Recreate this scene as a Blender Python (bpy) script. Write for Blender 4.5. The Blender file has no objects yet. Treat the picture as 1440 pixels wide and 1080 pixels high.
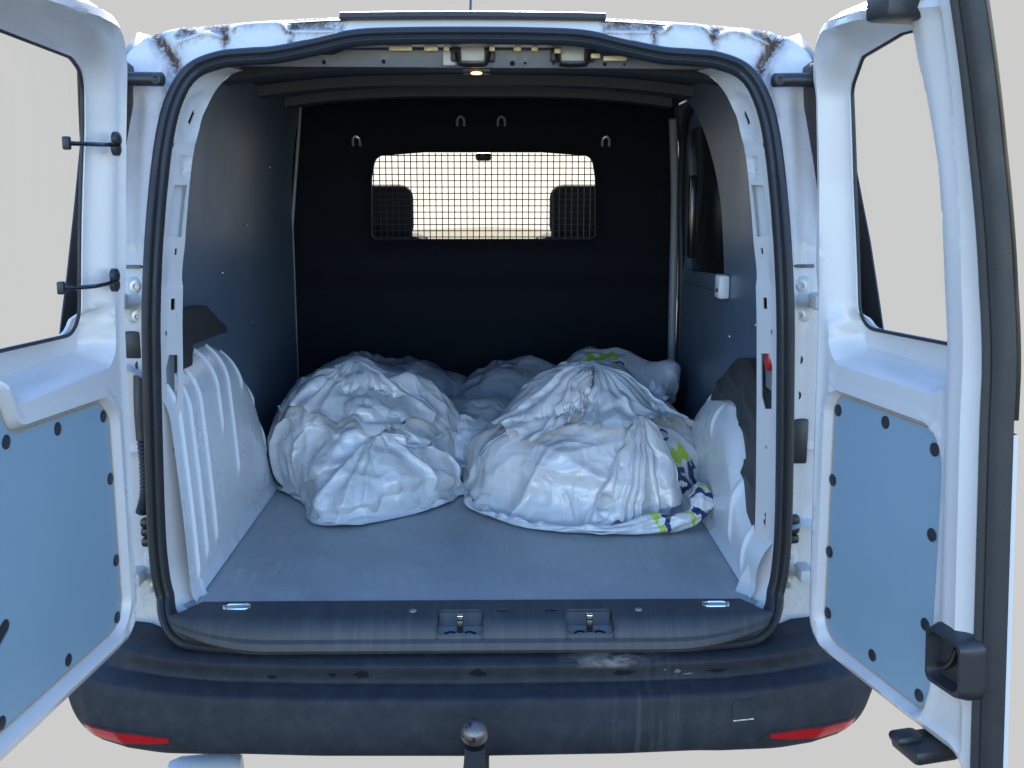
import bpy, bmesh, math, random
import numpy as np
from mathutils import Vector, Matrix
from mathutils.geometry import delaunay_2d_cdt
from mathutils.bvhtree import BVHTree

random.seed(4)
RNG = np.random.default_rng(7)
scene = bpy.context.scene
COL = scene.collection
R = math.radians

# ------------------------------------------------------------------ camera
cam_d = bpy.data.cameras.new("camera")
cam = bpy.data.objects.new("camera", cam_d)
COL.objects.link(cam)
cam.location = (0.052, -2.12, 1.447)
cam_d.sensor_width = 36.0
cam_d.lens = 1500.0 / 1440.0 * 36.0
cam_d.clip_start = 0.05
cam_d.clip_end = 500
cam.rotation_euler = (math.pi / 2 - math.atan(281 / 1500), 0, -math.atan(23 / 1500))
scene.camera = cam

# ------------------------------------------------------------------ light
EXPO = 2.15
SUN_EL, SUN_AZ = 33.0, -1.0          # sun ahead of the van: the open rear is in shade
world = bpy.data.worlds.new("World")
scene.world = world
world.use_nodes = True
wn = world.node_tree.nodes
bg = wn["Background"]
sky = wn.new("ShaderNodeTexSky")
sky.sky_type = 'NISHITA'
sky.sun_disc = False
sky.sun_elevation = R(SUN_EL)
sky.sun_rotation = R(SUN_AZ)
sky.air_density = 1.0
sky.dust_density = 0.0
sky.ozone_density = 6.5
world.node_tree.links.new(sky.outputs[0], bg.inputs[0])
bg.inputs[1].default_value = 0.15
sun_d = bpy.data.lights.new("sun", 'SUN')
sun_d.energy = 3.0
sun_d.angle = R(0.5)
sun_d.color = (1.0, 0.93, 0.82)
sun = bpy.data.objects.new("sun", sun_d)
COL.objects.link(sun)
sd = Vector((math.sin(R(SUN_AZ)) * math.cos(R(SUN_EL)), math.cos(R(SUN_AZ)) * math.cos(R(SUN_EL)), math.sin(R(SUN_EL))))
sun.rotation_euler = sd.to_track_quat('Z', 'Y').to_euler()
sun.location = (0, 5, 8)
scene.view_settings.view_transform = 'Standard'
scene.view_settings.look = 'None'
scene.view_settings.exposure = EXPO
scene.view_settings.gamma = 1.0
scene.view_settings.use_curve_mapping = False

# ------------------------------------------------------------------ materials
def mat(name, color, rough=0.5, metal=0.0, coat=0.0, var=0.0, vscale=8.0, bump=0.0, bscale=40.0, spec=0.5, rvar=0.0):
    m = bpy.data.materials.new(name)
    m.use_nodes = True
    nt = m.node_tree
    b = nt.nodes["Principled BSDF"]
    b.inputs["Base Color"].default_value = (*color, 1)
    b.inputs["Roughness"].default_value = rough
    b.inputs["Metallic"].default_value = metal
    b.inputs["Coat Weight"].default_value = coat
    b.inputs["Coat Roughness"].default_value = 0.08
    b.inputs["Specular IOR Level"].default_value = spec
    tc = nt.nodes.new("ShaderNodeTexCoord")
    if var or rvar:
        n = nt.nodes.new("ShaderNodeTexNoise")
        n.inputs["Scale"].default_value = vscale
        n.inputs["Detail"].default_value = 6
        n.inputs["Roughness"].default_value = 0.62
        nt.links.new(tc.outputs["Object"], n.inputs["Vector"])
        if var:
            mx = nt.nodes.new("ShaderNodeMix")
            mx.data_type = 'RGBA'
            mx.inputs["A"].default_value = (*[c * (1 - var) for c in color], 1)
            mx.inputs["B"].default_value = (*[min(1, c * (1 + var)) for c in color], 1)
            nt.links.new(n.outputs["Fac"], mx.inputs["Factor"])
            nt.links.new(mx.outputs["Result"], b.inputs["Base Color"])
        if rvar:
            mr = nt.nodes.new("ShaderNodeMapRange")
            mr.inputs["From Min"].default_value = 0.3
            mr.inputs["From Max"].default_value = 0.7
            mr.inputs["To Min"].default_value = max(0.02, rough - rvar)
            mr.inputs["To Max"].default_value = rough + rvar
            nt.links.new(n.outputs["Fac"], mr.inputs["Value"])
            nt.links.new(mr.outputs["Result"], b.inputs["Roughness"])
    if bump:
        n2 = nt.nodes.new("ShaderNodeTexNoise")
        n2.inputs["Scale"].default_value = bscale
        n2.inputs["Detail"].default_value = 4
        nt.links.new(tc.outputs["Object"], n2.inputs["Vector"])
        bp = nt.nodes.new("ShaderNodeBump")
        bp.inputs["Strength"].default_value = bump
        bp.inputs["Distance"].default_value = 0.002
        nt.links.new(n2.outputs["Fac"], bp.inputs["Height"])
        nt.links.new(bp.outputs["Normal"], b.inputs["Normal"])
    return m

def N(m, typ, **kw):
    n = m.node_tree.nodes.new(typ)
    for k, v in kw.items():
        if k in n.inputs: n.inputs[k].default_value = v
        else: setattr(n, k, v)
    return n

def overlay(m, fac_socket, color, rough=None):
    """lay a second colour (dirt, stain, scuff) over a material's base colour"""
    nt = m.node_tree
    b = nt.nodes["Principled BSDF"]
    mx = nt.nodes.new("ShaderNodeMix")
    mx.data_type = 'RGBA'
    bc = b.inputs["Base Color"]
    if bc.is_linked: nt.links.new(bc.links[0].from_socket, mx.inputs["A"])
    else: mx.inputs["A"].default_value = bc.default_value
    mx.inputs["B"].default_value = (*color, 1)
    nt.links.new(fac_socket, mx.inputs["Factor"])
    nt.links.new(mx.outputs["Result"], bc)
    if rough is not None:
        rs = b.inputs["Roughness"]
        m2 = nt.nodes.new("ShaderNodeMix")
        if rs.is_linked: nt.links.new(rs.links[0].from_socket, m2.inputs["A"])
        else: m2.inputs["A"].default_value = rs.default_value
        m2.inputs["B"].default_value = rough
        nt.links.new(fac_socket, m2.inputs["Factor"])
        nt.links.new(m2.outputs["Result"], rs)

def noise_fac(m, scale, lo, hi, stretch=(1, 1, 1), detail=8, rough=0.65, off=(0, 0, 0)):
    nt = m.node_tree
    tc = N(m, "ShaderNodeTexCoord")
    mp = N(m, "ShaderNodeMapping")
    mp.inputs["Scale"].default_value = stretch
    mp.inputs["Location"].default_value = off
    nt.links.new(tc.outputs["Object"], mp.inputs["Vector"])
    n = N(m, "ShaderNodeTexNoise", Scale=scale, Detail=detail, Roughness=rough)
    nt.links.new(mp.outputs["Vector"], n.inputs["Vector"])
    mr = N(m, "ShaderNodeMapRange")
    mr.inputs["From Min"].default_value = lo
    mr.inputs["From Max"].default_value = hi
    nt.links.new(n.outputs["Fac"], mr.inputs["Value"])
    return mr.outputs["Result"]

def math_node(m, op, a, b=None):
    n = N(m, "ShaderNodeMath", operation=op)
    for i, v in enumerate((a, b)):
        if v is None: continue
        if isinstance(v, (int, float)): n.inputs[i].default_value = v
        else: m.node_tree.links.new(v, n.inputs[i])
    n.use_clamp = True
    return n.outputs[0]

WHITE = (0.60, 0.57, 0.555)
M = {}
M['paint'] = mat("white_paint", WHITE, 0.32, coat=0.25, var=0.02, vscale=5, rvar=0.05)
overlay(M['paint'], math_node(M['paint'], 'MULTIPLY', noise_fac(M['paint'], 85, 0.60, 0.78), math_node(M['paint'], 'MULTIPLY', noise_fac(M['paint'], 6, 0.48, 0.66), 0.55)), (0.26, 0.24, 0.22), 0.6)
M['paint_dirty'] = mat("white_paint_dirty", WHITE, 0.38, coat=0.15, var=0.03, vscale=5)
m = M['paint_dirty']
at = N(m, "ShaderNodeAttribute", attribute_name="grime")
n1 = noise_fac(m, 38, 0.30, 0.56, stretch=(1, 1, 0.7))
n2 = noise_fac(m, 160, 0.42, 0.58, stretch=(1, 1, 0.5))
g = math_node(m, 'MULTIPLY', at.outputs["Fac"], math_node(m, 'ADD', math_node(m, 'MULTIPLY', n1, 0.75), math_node(m, 'MULTIPLY', n2, 0.5)))
overlay(m, g, (0.072, 0.043, 0.024), 0.9)
M['paint_jamb'] = mat("white_paint_jamb", (0.66, 0.66, 0.65), 0.42, var=0.05, vscale=9)
overlay(M['paint_jamb'], noise_fac(M['paint_jamb'], 26, 0.56, 0.78, stretch=(1, 1, 0.35)), (0.40, 0.36, 0.32), 0.7)
M['arch_paint'] = mat("wheel_arch_paint", (0.70, 0.705, 0.71), 0.30, coat=0.15, var=0.04, vscale=6, rvar=0.08)
overlay(M['arch_paint'], math_node(M['arch_paint'], 'MULTIPLY', noise_fac(M['arch_paint'], 70, 0.68, 0.76, stretch=(.4, 1, .5)), 0.35), (0.30, 0.29, 0.28), 0.5)
M['primer'] = mat("roof_beam_paint", (0.22, 0.23, 0.25), 0.45, var=0.06)
M['panel'] = mat("blue_grey_ply_panel", (0.22, 0.32, 0.395), 0.45, var=0.06, vscale=4, bump=0.05, bscale=300, rvar=0.06)
overlay(M['panel'], noise_fac(M['panel'], 70, 0.70, 0.74, stretch=(1, .4, .25)), (0.26, 0.36, 0.44), 0.6)
overlay(M['panel'], math_node(M['panel'], 'MULTIPLY', noise_fac(M['panel'], 9, 0.5, 0.72, stretch=(1, 1, .5)), 0.35), (0.25, 0.33, 0.39), 0.6)
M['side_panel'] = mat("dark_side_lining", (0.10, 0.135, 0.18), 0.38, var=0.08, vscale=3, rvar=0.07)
M['bulkhead'] = mat("bulkhead_paint", (0.004, 0.006, 0.010), 0.7, var=0.1, spec=0.12)
M['liner'] = mat("roof_liner", (0.075, 0.078, 0.085), 0.65)
M['floor'] = mat("cargo_floor_vinyl", (0.34, 0.355, 0.36), 0.40, var=0.10, vscale=5, bump=0.12, bscale=180, rvar=0.08)
overlay(M['floor'], noise_fac(M['floor'], 3.2, 0.52, 0.75), (0.46, 0.47, 0.46), 0.5)
overlay(M['floor'], noise_fac(M['floor'], 95, 0.67, 0.72, stretch=(0.35, 1, 1)), (0.55, 0.55, 0.53), 0.6)
overlay(M['floor'], math_node(M['floor'], 'MULTIPLY', noise_fac(M['floor'], 7, 0.45, 0.62, stretch=(.5, 1, 1), off=(3, 1, 0)), noise_fac(M['floor'], 60, 0.48, 0.64, stretch=(1, .12, 1))), (0.47, 0.46, 0.44), 0.6)
overlay(M['floor'], math_node(M['floor'], 'MULTIPLY', noise_fac(M['floor'], 5, 0.5, 0.7, off=(7, 2, 0)), 0.6), (0.27, 0.285, 0.295), 0.38)
M['black'] = mat("black_plastic", (0.022, 0.023, 0.026), 0.42, bump=0.1, bscale=500)
M['gloss_black'] = mat("gloss_black_plastic", (0.012, 0.012, 0.014), 0.15)
M['dark_cover'] = mat("charcoal_cover", (0.030, 0.030, 0.030), 0.5, var=0.2, vscale=30)
M['rubber'] = mat("black_rubber", (0.020, 0.021, 0.024), 0.5, bump=0.15, bscale=250, rvar=0.08, vscale=20)
M['bumper'] = mat("bumper_plastic", (0.016, 0.019, 0.026), 0.62, var=0.12, vscale=14, bump=0.12, bscale=600, rvar=0.06, spec=0.25)
m = M['bumper']
sx = N(m, "ShaderNodeTexCoord")
sp = N(m, "ShaderNodeSeparateXYZ")
m.node_tree.links.new(sx.outputs["Object"], sp.inputs[0])
def window_fac(sock, a, b, soft):
    m1 = N(m, "ShaderNodeMapRange"); m1.inputs["From Min"].default_value = a - soft; m1.inputs["From Max"].default_value = a + soft
    m2 = N(m, "ShaderNodeMapRange"); m2.inputs["From Min"].default_value = b + soft; m2.inputs["From Max"].default_value = b - soft
    m.node_tree.links.new(sock, m1.inputs["Value"]); m.node_tree.links.new(sock, m2.inputs["Value"])
    return math_node(m, 'MULTIPLY', m1.outputs[0], m2.outputs[0])
drips = math_node(m, 'MULTIPLY', noise_fac(m, 75, 0.5, 0.75, stretch=(1, 0.1, 0.05)), window_fac(sp.outputs[0], 0.28, 0.46, 0.07))
overlay(m, math_node(m, 'MULTIPLY', drips, 0.16), (0.22, 0.22, 0.22), 0.6)
dust = math_node(m, 'MULTIPLY', noise_fac(m, 45, 0.40, 0.62, stretch=(0.5, 1, 1)), math_node(m, 'MULTIPLY', window_fac(sp.outputs[0], 0.22, 0.34, 0.05), window_fac(sp.outputs[2], 0.502, 0.53, 0.006)))
overlay(m, math_node(m, 'MULTIPLY', dust, 0.8), (0.34, 0.28, 0.23), 0.8)
overlay(m, math_node(m, 'MULTIPLY', noise_fac(m, 130, 0.66, 0.72), 0.5), (0.14, 0.14, 0.14), 0.6)
overlay(m, math_node(m, 'MULTIPLY', noise_fac(m, 26, 0.44, 0.7), 0.12), (0.10, 0.10, 0.11), 0.55)
M['sill'] = mat("sill_plastic", (0.042, 0.046, 0.052), 0.58, var=0.12, vscale=20, bump=0.2, bscale=500)
overlay(M['sill'], math_node(M['sill'], 'MULTIPLY', noise_fac(M['sill'], 70, 0.46, 0.72, stretch=(1, 0.06, 0.06)), 0.22), (0.15, 0.145, 0.14), 0.7)
M['scuff'] = mat("bare_scuff", (0.009, 0.010, 0.013), 0.6, spec=0.12)
M['grey_chip'] = mat('grey_chip', (0.12, 0.12, 0.125), 0.6)
M['zinc'] = mat("zinc_plate", (0.55, 0.56, 0.57), 0.38, metal=0.75, var=0.08, vscale=30)
M['hinge'] = mat("painted_hinge", (0.52, 0.52, 0.51), 0.45, var=0.06, vscale=40)
M['steel'] = mat("bright_steel", (0.7, 0.7, 0.7), 0.22, metal=1.0)
M['lock_steel'] = mat("dull_striker_plate", (0.36, 0.35, 0.34), 0.5, metal=0.4, var=0.15, vscale=60)
M['ball'] = mat("worn_towball_steel", (0.16, 0.145, 0.14), 0.38, metal=0.7, var=0.3, vscale=60)
overlay(M['ball'], noise_fac(M['ball'], 55, 0.55, 0.62), (0.025, 0.02, 0.02), 0.6)
rz = N(M['ball'], "ShaderNodeSeparateXYZ"); tcb = N(M['ball'], "ShaderNodeTexCoord")
M['ball'].node_tree.links.new(tcb.outputs["Object"], rz.inputs[0])
mrb = N(M['ball'], "ShaderNodeMapRange"); mrb.inputs["From Min"].default_value = 0.428; mrb.inputs["From Max"].default_value = 0.405
M['ball'].node_tree.links.new(rz.outputs[2], mrb.inputs["Value"])
overlay(M['ball'], mrb.outputs[0], (0.11, 0.045, 0.018), 0.8)
M['red_lens'] = mat("red_reflector", (0.38, 0.010, 0.014), 0.25, coat=0.25)
M['smoke_lens'] = mat("dark_lamp_lens", (0.030, 0.022, 0.020), 0.4)
M['ply_edge'] = mat("ply_edge", (0.42, 0.30, 0.20), 0.7)
M['seat'] = mat("seat_fabric", (0.022, 0.024, 0.03), 0.85)
M['tyre'] = mat("tyre_rubber", (0.02, 0.02, 0.02), 0.8)
M['white_plastic'] = mat("white_plastic", (0.66, 0.66, 0.65), 0.4)
M['glint'] = mat('cream_glint', (0.85, 0.70, 0.42), 0.3, coat=0.3)  # warm reflection put into the colour
M['amber'] = mat("amber_lamp", (0.9, 0.6, 0.3), 0.4)
b = M['amber'].node_tree.nodes["Principled BSDF"]
b.inputs["Emission Color"].default_value = (1.0, 0.50, 0.16, 1); b.inputs["Emission Strength"].default_value = 1.2

def glass_mat():
    m = bpy.data.materials.new("clear_glass"); m.use_nodes = True
    nt = m.node_tree; nt.nodes.clear()
    o = nt.nodes.new("ShaderNodeOutputMaterial"); t = nt.nodes.new("ShaderNodeBsdfTransparent")
    g = nt.nodes.new("ShaderNodeBsdfGlossy"); g.inputs["Roughness"].default_value = 0.02
    t.inputs["Color"].default_value = (0.995, 1.0, 1.0, 1)
    f = nt.nodes.new("ShaderNodeFresnel"); f.inputs["IOR"].default_value = 1.03
    mx = nt.nodes.new("ShaderNodeMixShader")
    nt.links.new(f.outputs[0], mx.inputs[0]); nt.links.new(t.outputs[0], mx.inputs[1]); nt.links.new(g.outputs[0], mx.inputs[2])
    nt.links.new(mx.outputs[0], o.inputs[0])
    return m
M['glass'] = glass_mat()
def cream_glow_glass():  # cream scatter stands in for the bright view beyond the glass
    m = bpy.data.materials.new("cream_glow_windscreen"); m.use_nodes = True
    nt = m.node_tree; nt.nodes.clear()
    o = nt.nodes.new("ShaderNodeOutputMaterial"); t = nt.nodes.new("ShaderNodeBsdfTransparent")
    d = nt.nodes.new("ShaderNodeBsdfTranslucent"); d.inputs["Color"].default_value = (1.0, 0.88, 0.60, 1)
    mx = nt.nodes.new("ShaderNodeMixShader")
    mx.inputs[0].default_value = 0.17
    nt.links.new(t.outputs[0], mx.inputs[1]); nt.links.new(d.outputs[0], mx.inputs[2])
    nt.links.new(mx.outputs[0], o.inputs[0])
    return m
M['windscreen'] = cream_glow_glass()

BACKDROP_V = 0.605 / 2 ** EXPO
def backdrop_mat():
    m = bpy.data.materials.new("plain_grey_backdrop"); m.use_nodes = True
    nt = m.node_tree; nt.nodes.clear()
    o = nt.nodes.new("ShaderNodeOutputMaterial"); e = nt.nodes.new("ShaderNodeEmission")
    e.inputs[0].default_value = (BACKDROP_V, BACKDROP_V, BACKDROP_V * 0.995, 1); e.inputs[1].default_value = 1.0
    nt.links.new(e.outputs[0], o.inputs[0])
    return m
M['sky'] = backdrop_mat()  # the added glowing grey backdrop, not the world sky

# ------------------------------------------------------------------ mesh helpers
def finish(ob, angle=38, smooth=True):
    me = ob.data
    if smooth:
        me.shade_smooth()
        me.set_sharp_from_angle(angle=R(angle))
    return ob

def mk(name, verts, faces, material, parent=None, label=None, angle=38, smooth=True):
    me = bpy.data.meshes.new(name)
    v = np.asarray(verts, float)
    me.from_pydata([tuple(x) for x in v], [], [tuple(int(i) for i in f) for f in faces])
    me.validate(); me.update()
    bm = bmesh.new(); bm.from_mesh(me)
    bmesh.ops.recalc_face_normals(bm, faces=bm.faces)
    bm.to_mesh(me); bm.free()
    ob = bpy.data.objects.new(name, me)
    COL.objects.link(ob)
    me.materials.append(material)
    if parent is not None: ob.parent = parent
    if label: ob['label'] = label
    return finish(ob, angle, smooth)

class MB:
    """collects pieces of one part"""
    def __init__(s): s.v = []; s.f = []
    def add(s, v, f):
        o = len(s.v); s.v += [tuple(x) for x in np.asarray(v, float)]; s.f += [tuple(int(i) + o for i in q) for q in f]; return s
    def build(s, name, material, parent=None, label=None, **k): return mk(name, s.v, s.f, material, parent, label, **k)

def rbox_vf(c, size, bev=0.004, rot=None, seg=2):
    bm = bmesh.new()
    bmesh.ops.create_cube(bm, size=1.0)
    bmesh.ops.scale(bm, vec=size, verts=bm.verts)
    if bev > 0: bmesh.ops.bevel(bm, geom=bm.edges[:], offset=min(bev, min(size) * 0.49), segments=seg, profile=0.5, affect='EDGES')
    mtx = Matrix.Translation(Vector(c))
    if rot is not None: mtx = mtx @ rot.to_4x4()
    bmesh.ops.transform(bm, matrix=mtx, verts=bm.verts)
    v = [tuple(x.co) for x in bm.verts]; bm.verts.index_update()
    f = [tuple(x.index for x in q.verts) for q in bm.faces]
    bm.free()
    return v, f

def rbox(name, c, size, material, parent=None, bev=0.004, rot=None, label=None):
    v, f = rbox_vf(c, size, bev, rot)
    return mk(name, v, f, material, parent, label)

def frame_mat(ax):
    """rotation whose Z column is ax"""
    return Vector(ax).to_track_quat('Z', 'Y').to_matrix()

def lathe_vf(prof, c, axis=(0, 0, 1), n=20):
    """prof: list of (r, h)"""
    rm = frame_mat(axis); c = Vector(c)
    v = []; f = []
    for r, h in prof:
        for k in range(n):
            a = 2 * math.pi * k / n
            v.append(tuple(c + rm @ Vector((r * math.cos(a), r * math.sin(a), h))))
    m = len(prof)
    for i in range(m - 1):
        for k in range(n):
            f.append((i * n + k, i * n + (k + 1) % n, (i + 1) * n + (k + 1) % n, (i + 1) * n + k))
    f.append(tuple(range(n - 1, -1, -1))); f.append(tuple((m - 1) * n + k for k in range(n)))
    return v, f

def lathe(name, prof, c, axis, material, parent=None, n=20, label=None):
    v, f = lathe_vf(prof, c, axis, n); return mk(name, v, f, material, parent, label)

def smooth_path(pts, n=8):
    """Catmull-Rom through pts"""
    p = np.asarray(pts, float); P = np.vstack([2 * p[0] - p[1], p, 2 * p[-1] - p[-2]]); out = []
    for i in range(1, len(P) - 2):
        for t in np.linspace(0, 1, n, endpoint=False):
            a, b, c, d = P[i - 1], P[i], P[i + 1], P[i + 2]
            out.append(0.5 * (2 * b + (c - a) * t + (2 * a - 5 * b + 4 * c - d) * t * t + (3 * b - a - 3 * c + d) * t ** 3))
    out.append(p[-1]); return np.array(out)

def tube_vf(path, rad, n=10, closed=False):
    p = np.asarray(path, float); m = len(p)
    rad = np.broadcast_to(np.asarray(rad, float), (m,))
    v = []; f = []
    up = None
    for i in range(m):
        a = p[(i - 1) % m] if (closed or i > 0) else p[i]; b = p[(i + 1) % m] if (closed or i < m - 1) else p[i]
        t = Vector(b - a).normalized()
        if up is None: up = Vector((0, 0, 1)) if abs(t.z) < 0.9 else Vector((1, 0, 0))
        x = (up - t * up.dot(t)).normalized(); y = t.cross(x); up = x
        for k in range(n):
            an = 2 * math.pi * k / n
            v.append(tuple(Vector(p[i]) + (x * math.cos(an) + y * math.sin(an)) * rad[i]))
    for i in range(m if closed else m - 1):
        j = (i + 1) % m
        for k in range(n): f.append((i * n + k, i * n + (k + 1) % n, j * n + (k + 1) % n, j * n + k))
    if not closed: f.append(tuple(range(n - 1, -1, -1))); f.append(tuple((m - 1) * n + k for k in range(n)))
    return v, f

def grid_vf(P, cu=False, cv=False):
    """P: array (a,b,3)"""
    a, b = P.shape[:2]; f = []
    for i in range(a if cu else a - 1):
        for j in range(b if cv else b - 1):
            i2 = (i + 1) % a; j2 = (j + 1) % b
            f.append((i * b + j, i2 * b + j, i2 * b + j2, i * b + j2))
    return P.reshape(-1, 3), f

def fillet(poly, rad, n=7):
    """closed polygon with rounded corners. rad: number or list"""
    P = [np.array(p, float) for p in poly]; k = len(P)
    rr = [rad] * k if isinstance(rad, (int, float)) else rad
    out = []
    for i in range(k):
        a, b, c = P[i - 1], P[i], P[(i + 1) % k]; r = rr[i]
        d1 = a - b; d2 = c - b; l1 = np.linalg.norm(d1); l2 = np.linalg.norm(d2); d1 /= l1; d2 /= l2
        cosang = np.clip(d1 @ d2, -1, 1); ang = math.acos(cosang)
        if r <= 0 or ang > 3.05: out.append(b); continue
        t = min(r / math.tan(ang / 2), 0.49 * l1, 0.49 * l2); r2 = t * math.tan(ang / 2)
        bis = (d1 + d2) / np.linalg.norm(d1 + d2); ctr = b + bis * (r2 / math.sin(ang / 2))
        s = b + d1 * t - ctr; e = b + d2 * t - ctr
        a0 = math.atan2(s[1], s[0]); a1 = math.atan2(e[1], e[0]); da = (a1 - a0 + math.pi) % (2 * math.pi) - math.pi
        for q in np.linspace(0, 1, n): out.append(ctr + r2 * np.array([math.cos(a0 + da * q), math.sin(a0 + da * q)]))
    return np.array(out)

def resample(poly, step, closed=True):
    p = np.asarray(poly, float)
    if closed: p = np.vstack([p, p[:1]])
    out = []
    for a, b in zip(p[:-1], p[1:]):
        L = np.linalg.norm(b - a)
        k = max(1, int(math.ceil(L / step)))
        if L < 1e-9: continue
        for t in range(k): out.append(a + (b - a) * t / k)
    if not closed: out.append(p[-1])
    return np.array(out)

def sdf(pts, poly):
    """signed distance, positive inside"""
    p = np.asarray(pts, float)[:, None, :]; a = np.asarray(poly, float)[None]; b = np.roll(a, -1, axis=1)
    ab = b - a; t = np.clip(((p - a) * ab).sum(-1) / np.maximum((ab * ab).sum(-1), 1e-12), 0, 1)
    d = np.sqrt((((a + ab * t[..., None]) - p) ** 2).sum(-1)).min(1)
    px, py = p[..., 0], p[..., 1]
    c = ((a[..., 1] <= py) != (b[..., 1] <= py)) & (px < (b[..., 0] - a[..., 0]) * (py - a[..., 1]) / np.where(b[..., 1] == a[..., 1], 1e-12, b[..., 1] - a[..., 1]) + a[..., 0])
    ins = c.sum(1) % 2 == 1
    return np.where(ins, d, -d)

def sst(a, b, x):
    t = np.clip((x - a) / (b - a), 0, 1); return t * t * (3 - 2 * t)

def offset_poly(poly, d, step=.006):
    """closed outline moved outward (d>0) or inward, dropping what folds over"""
    p = resample(poly, step); t = np.roll(p, -1, 0) - np.roll(p, 1, 0); t /= np.maximum(np.linalg.norm(t, axis=1), 1e-9)[:, None]
    a = p; area = 0.5 * (a[:, 0] * np.roll(a[:, 1], -1) - np.roll(a[:, 0], -1) * a[:, 1]).sum()
    n = np.stack([t[:, 1], -t[:, 0]], 1) * (1 if area > 0 else -1)
    q = p + n * d; sd_ = -sdf(q, p); keep = (sd_ * np.sign(d)) > abs(d) * .93
    return q[keep]

def triangulate(outer, holes, cell, feats=()):
    loops = [resample(outer, cell)] + [resample(h, cell) for h in holes]
    lo, hi = loops[0].min(0), loops[0].max(0)
    gx, gy = np.meshgrid(np.arange(lo[0], hi[0], cell), np.arange(lo[1], hi[1], cell * 0.93))
    gx[1::2] += cell / 2
    g = np.stack([gx.ravel(), gy.ravel()], 1)
    keep = sdf(g, loops[0]) > cell * 0.55
    for h in loops[1:]: keep &= sdf(g, h) < -cell * 0.55
    fl = []
    for q in feats:
        q = resample(q, cell); sdo = sdf(q, loops[0])
        ok = sdo > cell * .3
        for h in loops[1:]: ok &= sdf(q, h) < -cell * .3
        fl.append((q, ok)); keep &= np.abs(sdf(g, q)) > cell * .45
    g = g[keep]
    pts = []; edges = []; loop_ids = []
    for L in loops:
        o = len(pts); k = len(L); pts += [Vector(q) for q in L]
        edges += [(o + i, o + (i + 1) % k) for i in range(k)]; loop_ids.append((o, k))
    for q, ok in fl:
        ids = np.full(len(q), -1)
        for i in range(len(q)):
            if ok[i]: ids[i] = len(pts); pts.append(Vector(q[i]))
        for i in range(len(q)):
            j = (i + 1) % len(q)
            if ids[i] >= 0 and ids[j] >= 0: edges.append((int(ids[i]), int(ids[j])))
    pts += [Vector(q) for q in g]
    r = delaunay_2d_cdt(pts, edges, [], 0, 1e-7)
    v = np.array([tuple(q) for q in r[0]]); fs = np.array([tuple(f) for f in r[2] if len(f) == 3])
    if True:
        cen = v[fs].mean(1); ok = sdf(cen, loops[0]) > 0
        for h in loops[1:]: ok &= sdf(cen, h) < 0
        fs = fs[ok]
    return v, fs

def plate_vf(outer, holes, cell, top, back, fmap, feats=()):
    """a sheet with its outline and holes cut exactly, relief top(p), back face back(p), mapped to space by fmap(u,v,w)"""
    v, fs = triangulate(outer, holes, cell, feats)
    n = len(v); wt = top(v); wb = back(v) if callable(back) else np.full(n, float(back))
    a = fmap(v[:, 0], v[:, 1], wt); b = fmap(v[:, 0], v[:, 1], wb)
    faces = [tuple(f) for f in fs] + [tuple(f[::-1] + n) for f in fs]
    cnt = {}
    for f in fs:
        for i in range(3):
            e = (f[i], f[(i + 1) % 3]); cnt[e] = cnt.get(e, 0) + 1
    for (i, j) in cnt:
        if (j, i) not in cnt: faces.append((j, i, i + n, j + n))
    return np.vstack([a, b]), faces, v

def plate(name, outer, holes, cell, top, back, fmap, material, parent=None, label=None, angle=38, feats=()):
    v, f, uv = plate_vf(outer, holes, cell, top, back, fmap, feats)
    return mk(name, v, f, material, parent, label, angle)

flat = lambda p: np.zeros(len(p))
def XZ(y0): return lambda u, v, w: np.stack([u, np.full_like(u, y0) - w, v], 1)      # w towards the camera side (-y)
def XY(z0): return lambda u, v, w: np.stack([u, v, np.full_like(u, z0) + w], 1)
def YZ(x0, s): return lambda u, v, w: np.stack([np.full_like(u, x0) + s * w, u, v], 1)

def mirror(poly): return [(-x, z) for x, z in poly][::-1]

# ------------------------------------------------------------------ glowing grey backdrop ahead, above and below the horizon
def build_backdrop():
    rad = 60.0; az = np.linspace(-math.pi, math.pi, 97); el = np.concatenate([np.linspace(-65, 0, 14), np.linspace(3, 16, 5)])
    v = []; f = []; idx = {}
    for i, e in enumerate(el):
        for j in range(96):
            v.append((rad * math.cos(R(e)) * math.sin(az[j]), rad * math.cos(R(e)) * math.cos(az[j]), 1.4 + rad * math.sin(R(e))))
    for i in range(len(el) - 1):
        for j in range(96):
            if abs(az[j] + R(1.9)) > R(92): continue      # grey glow stops beside the viewer, so blue light from behind stays strong
            f.append((i * 96 + j, i * 96 + (j + 1) % 96, (i + 1) * 96 + (j + 1) % 96, (i + 1) * 96 + j))
    o = mk("sky", v, f, M['sky'], None); o['kind'] = 'structure'  # plain grey backdrop that glows by itself, apart from the world sky
build_backdrop()

# ------------------------------------------------------------------ the van
VAN = bpy.data.objects.new("cargo_van", None); COL.objects.link(VAN)
VAN['label'] = "white cargo van seen from behind with both rear doors wide open"
VAN['category'] = "van"

def Yp(z):
    z = np.asarray(z, float)
    return np.where(z > 1.15, 0.16 * np.clip((z - 1.15) / 0.57, 0, None) ** 1.5, np.where(z < 0.6, -0.075 * np.clip((0.6 - z) / 0.085, 0, 1.05), 0.0))

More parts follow.
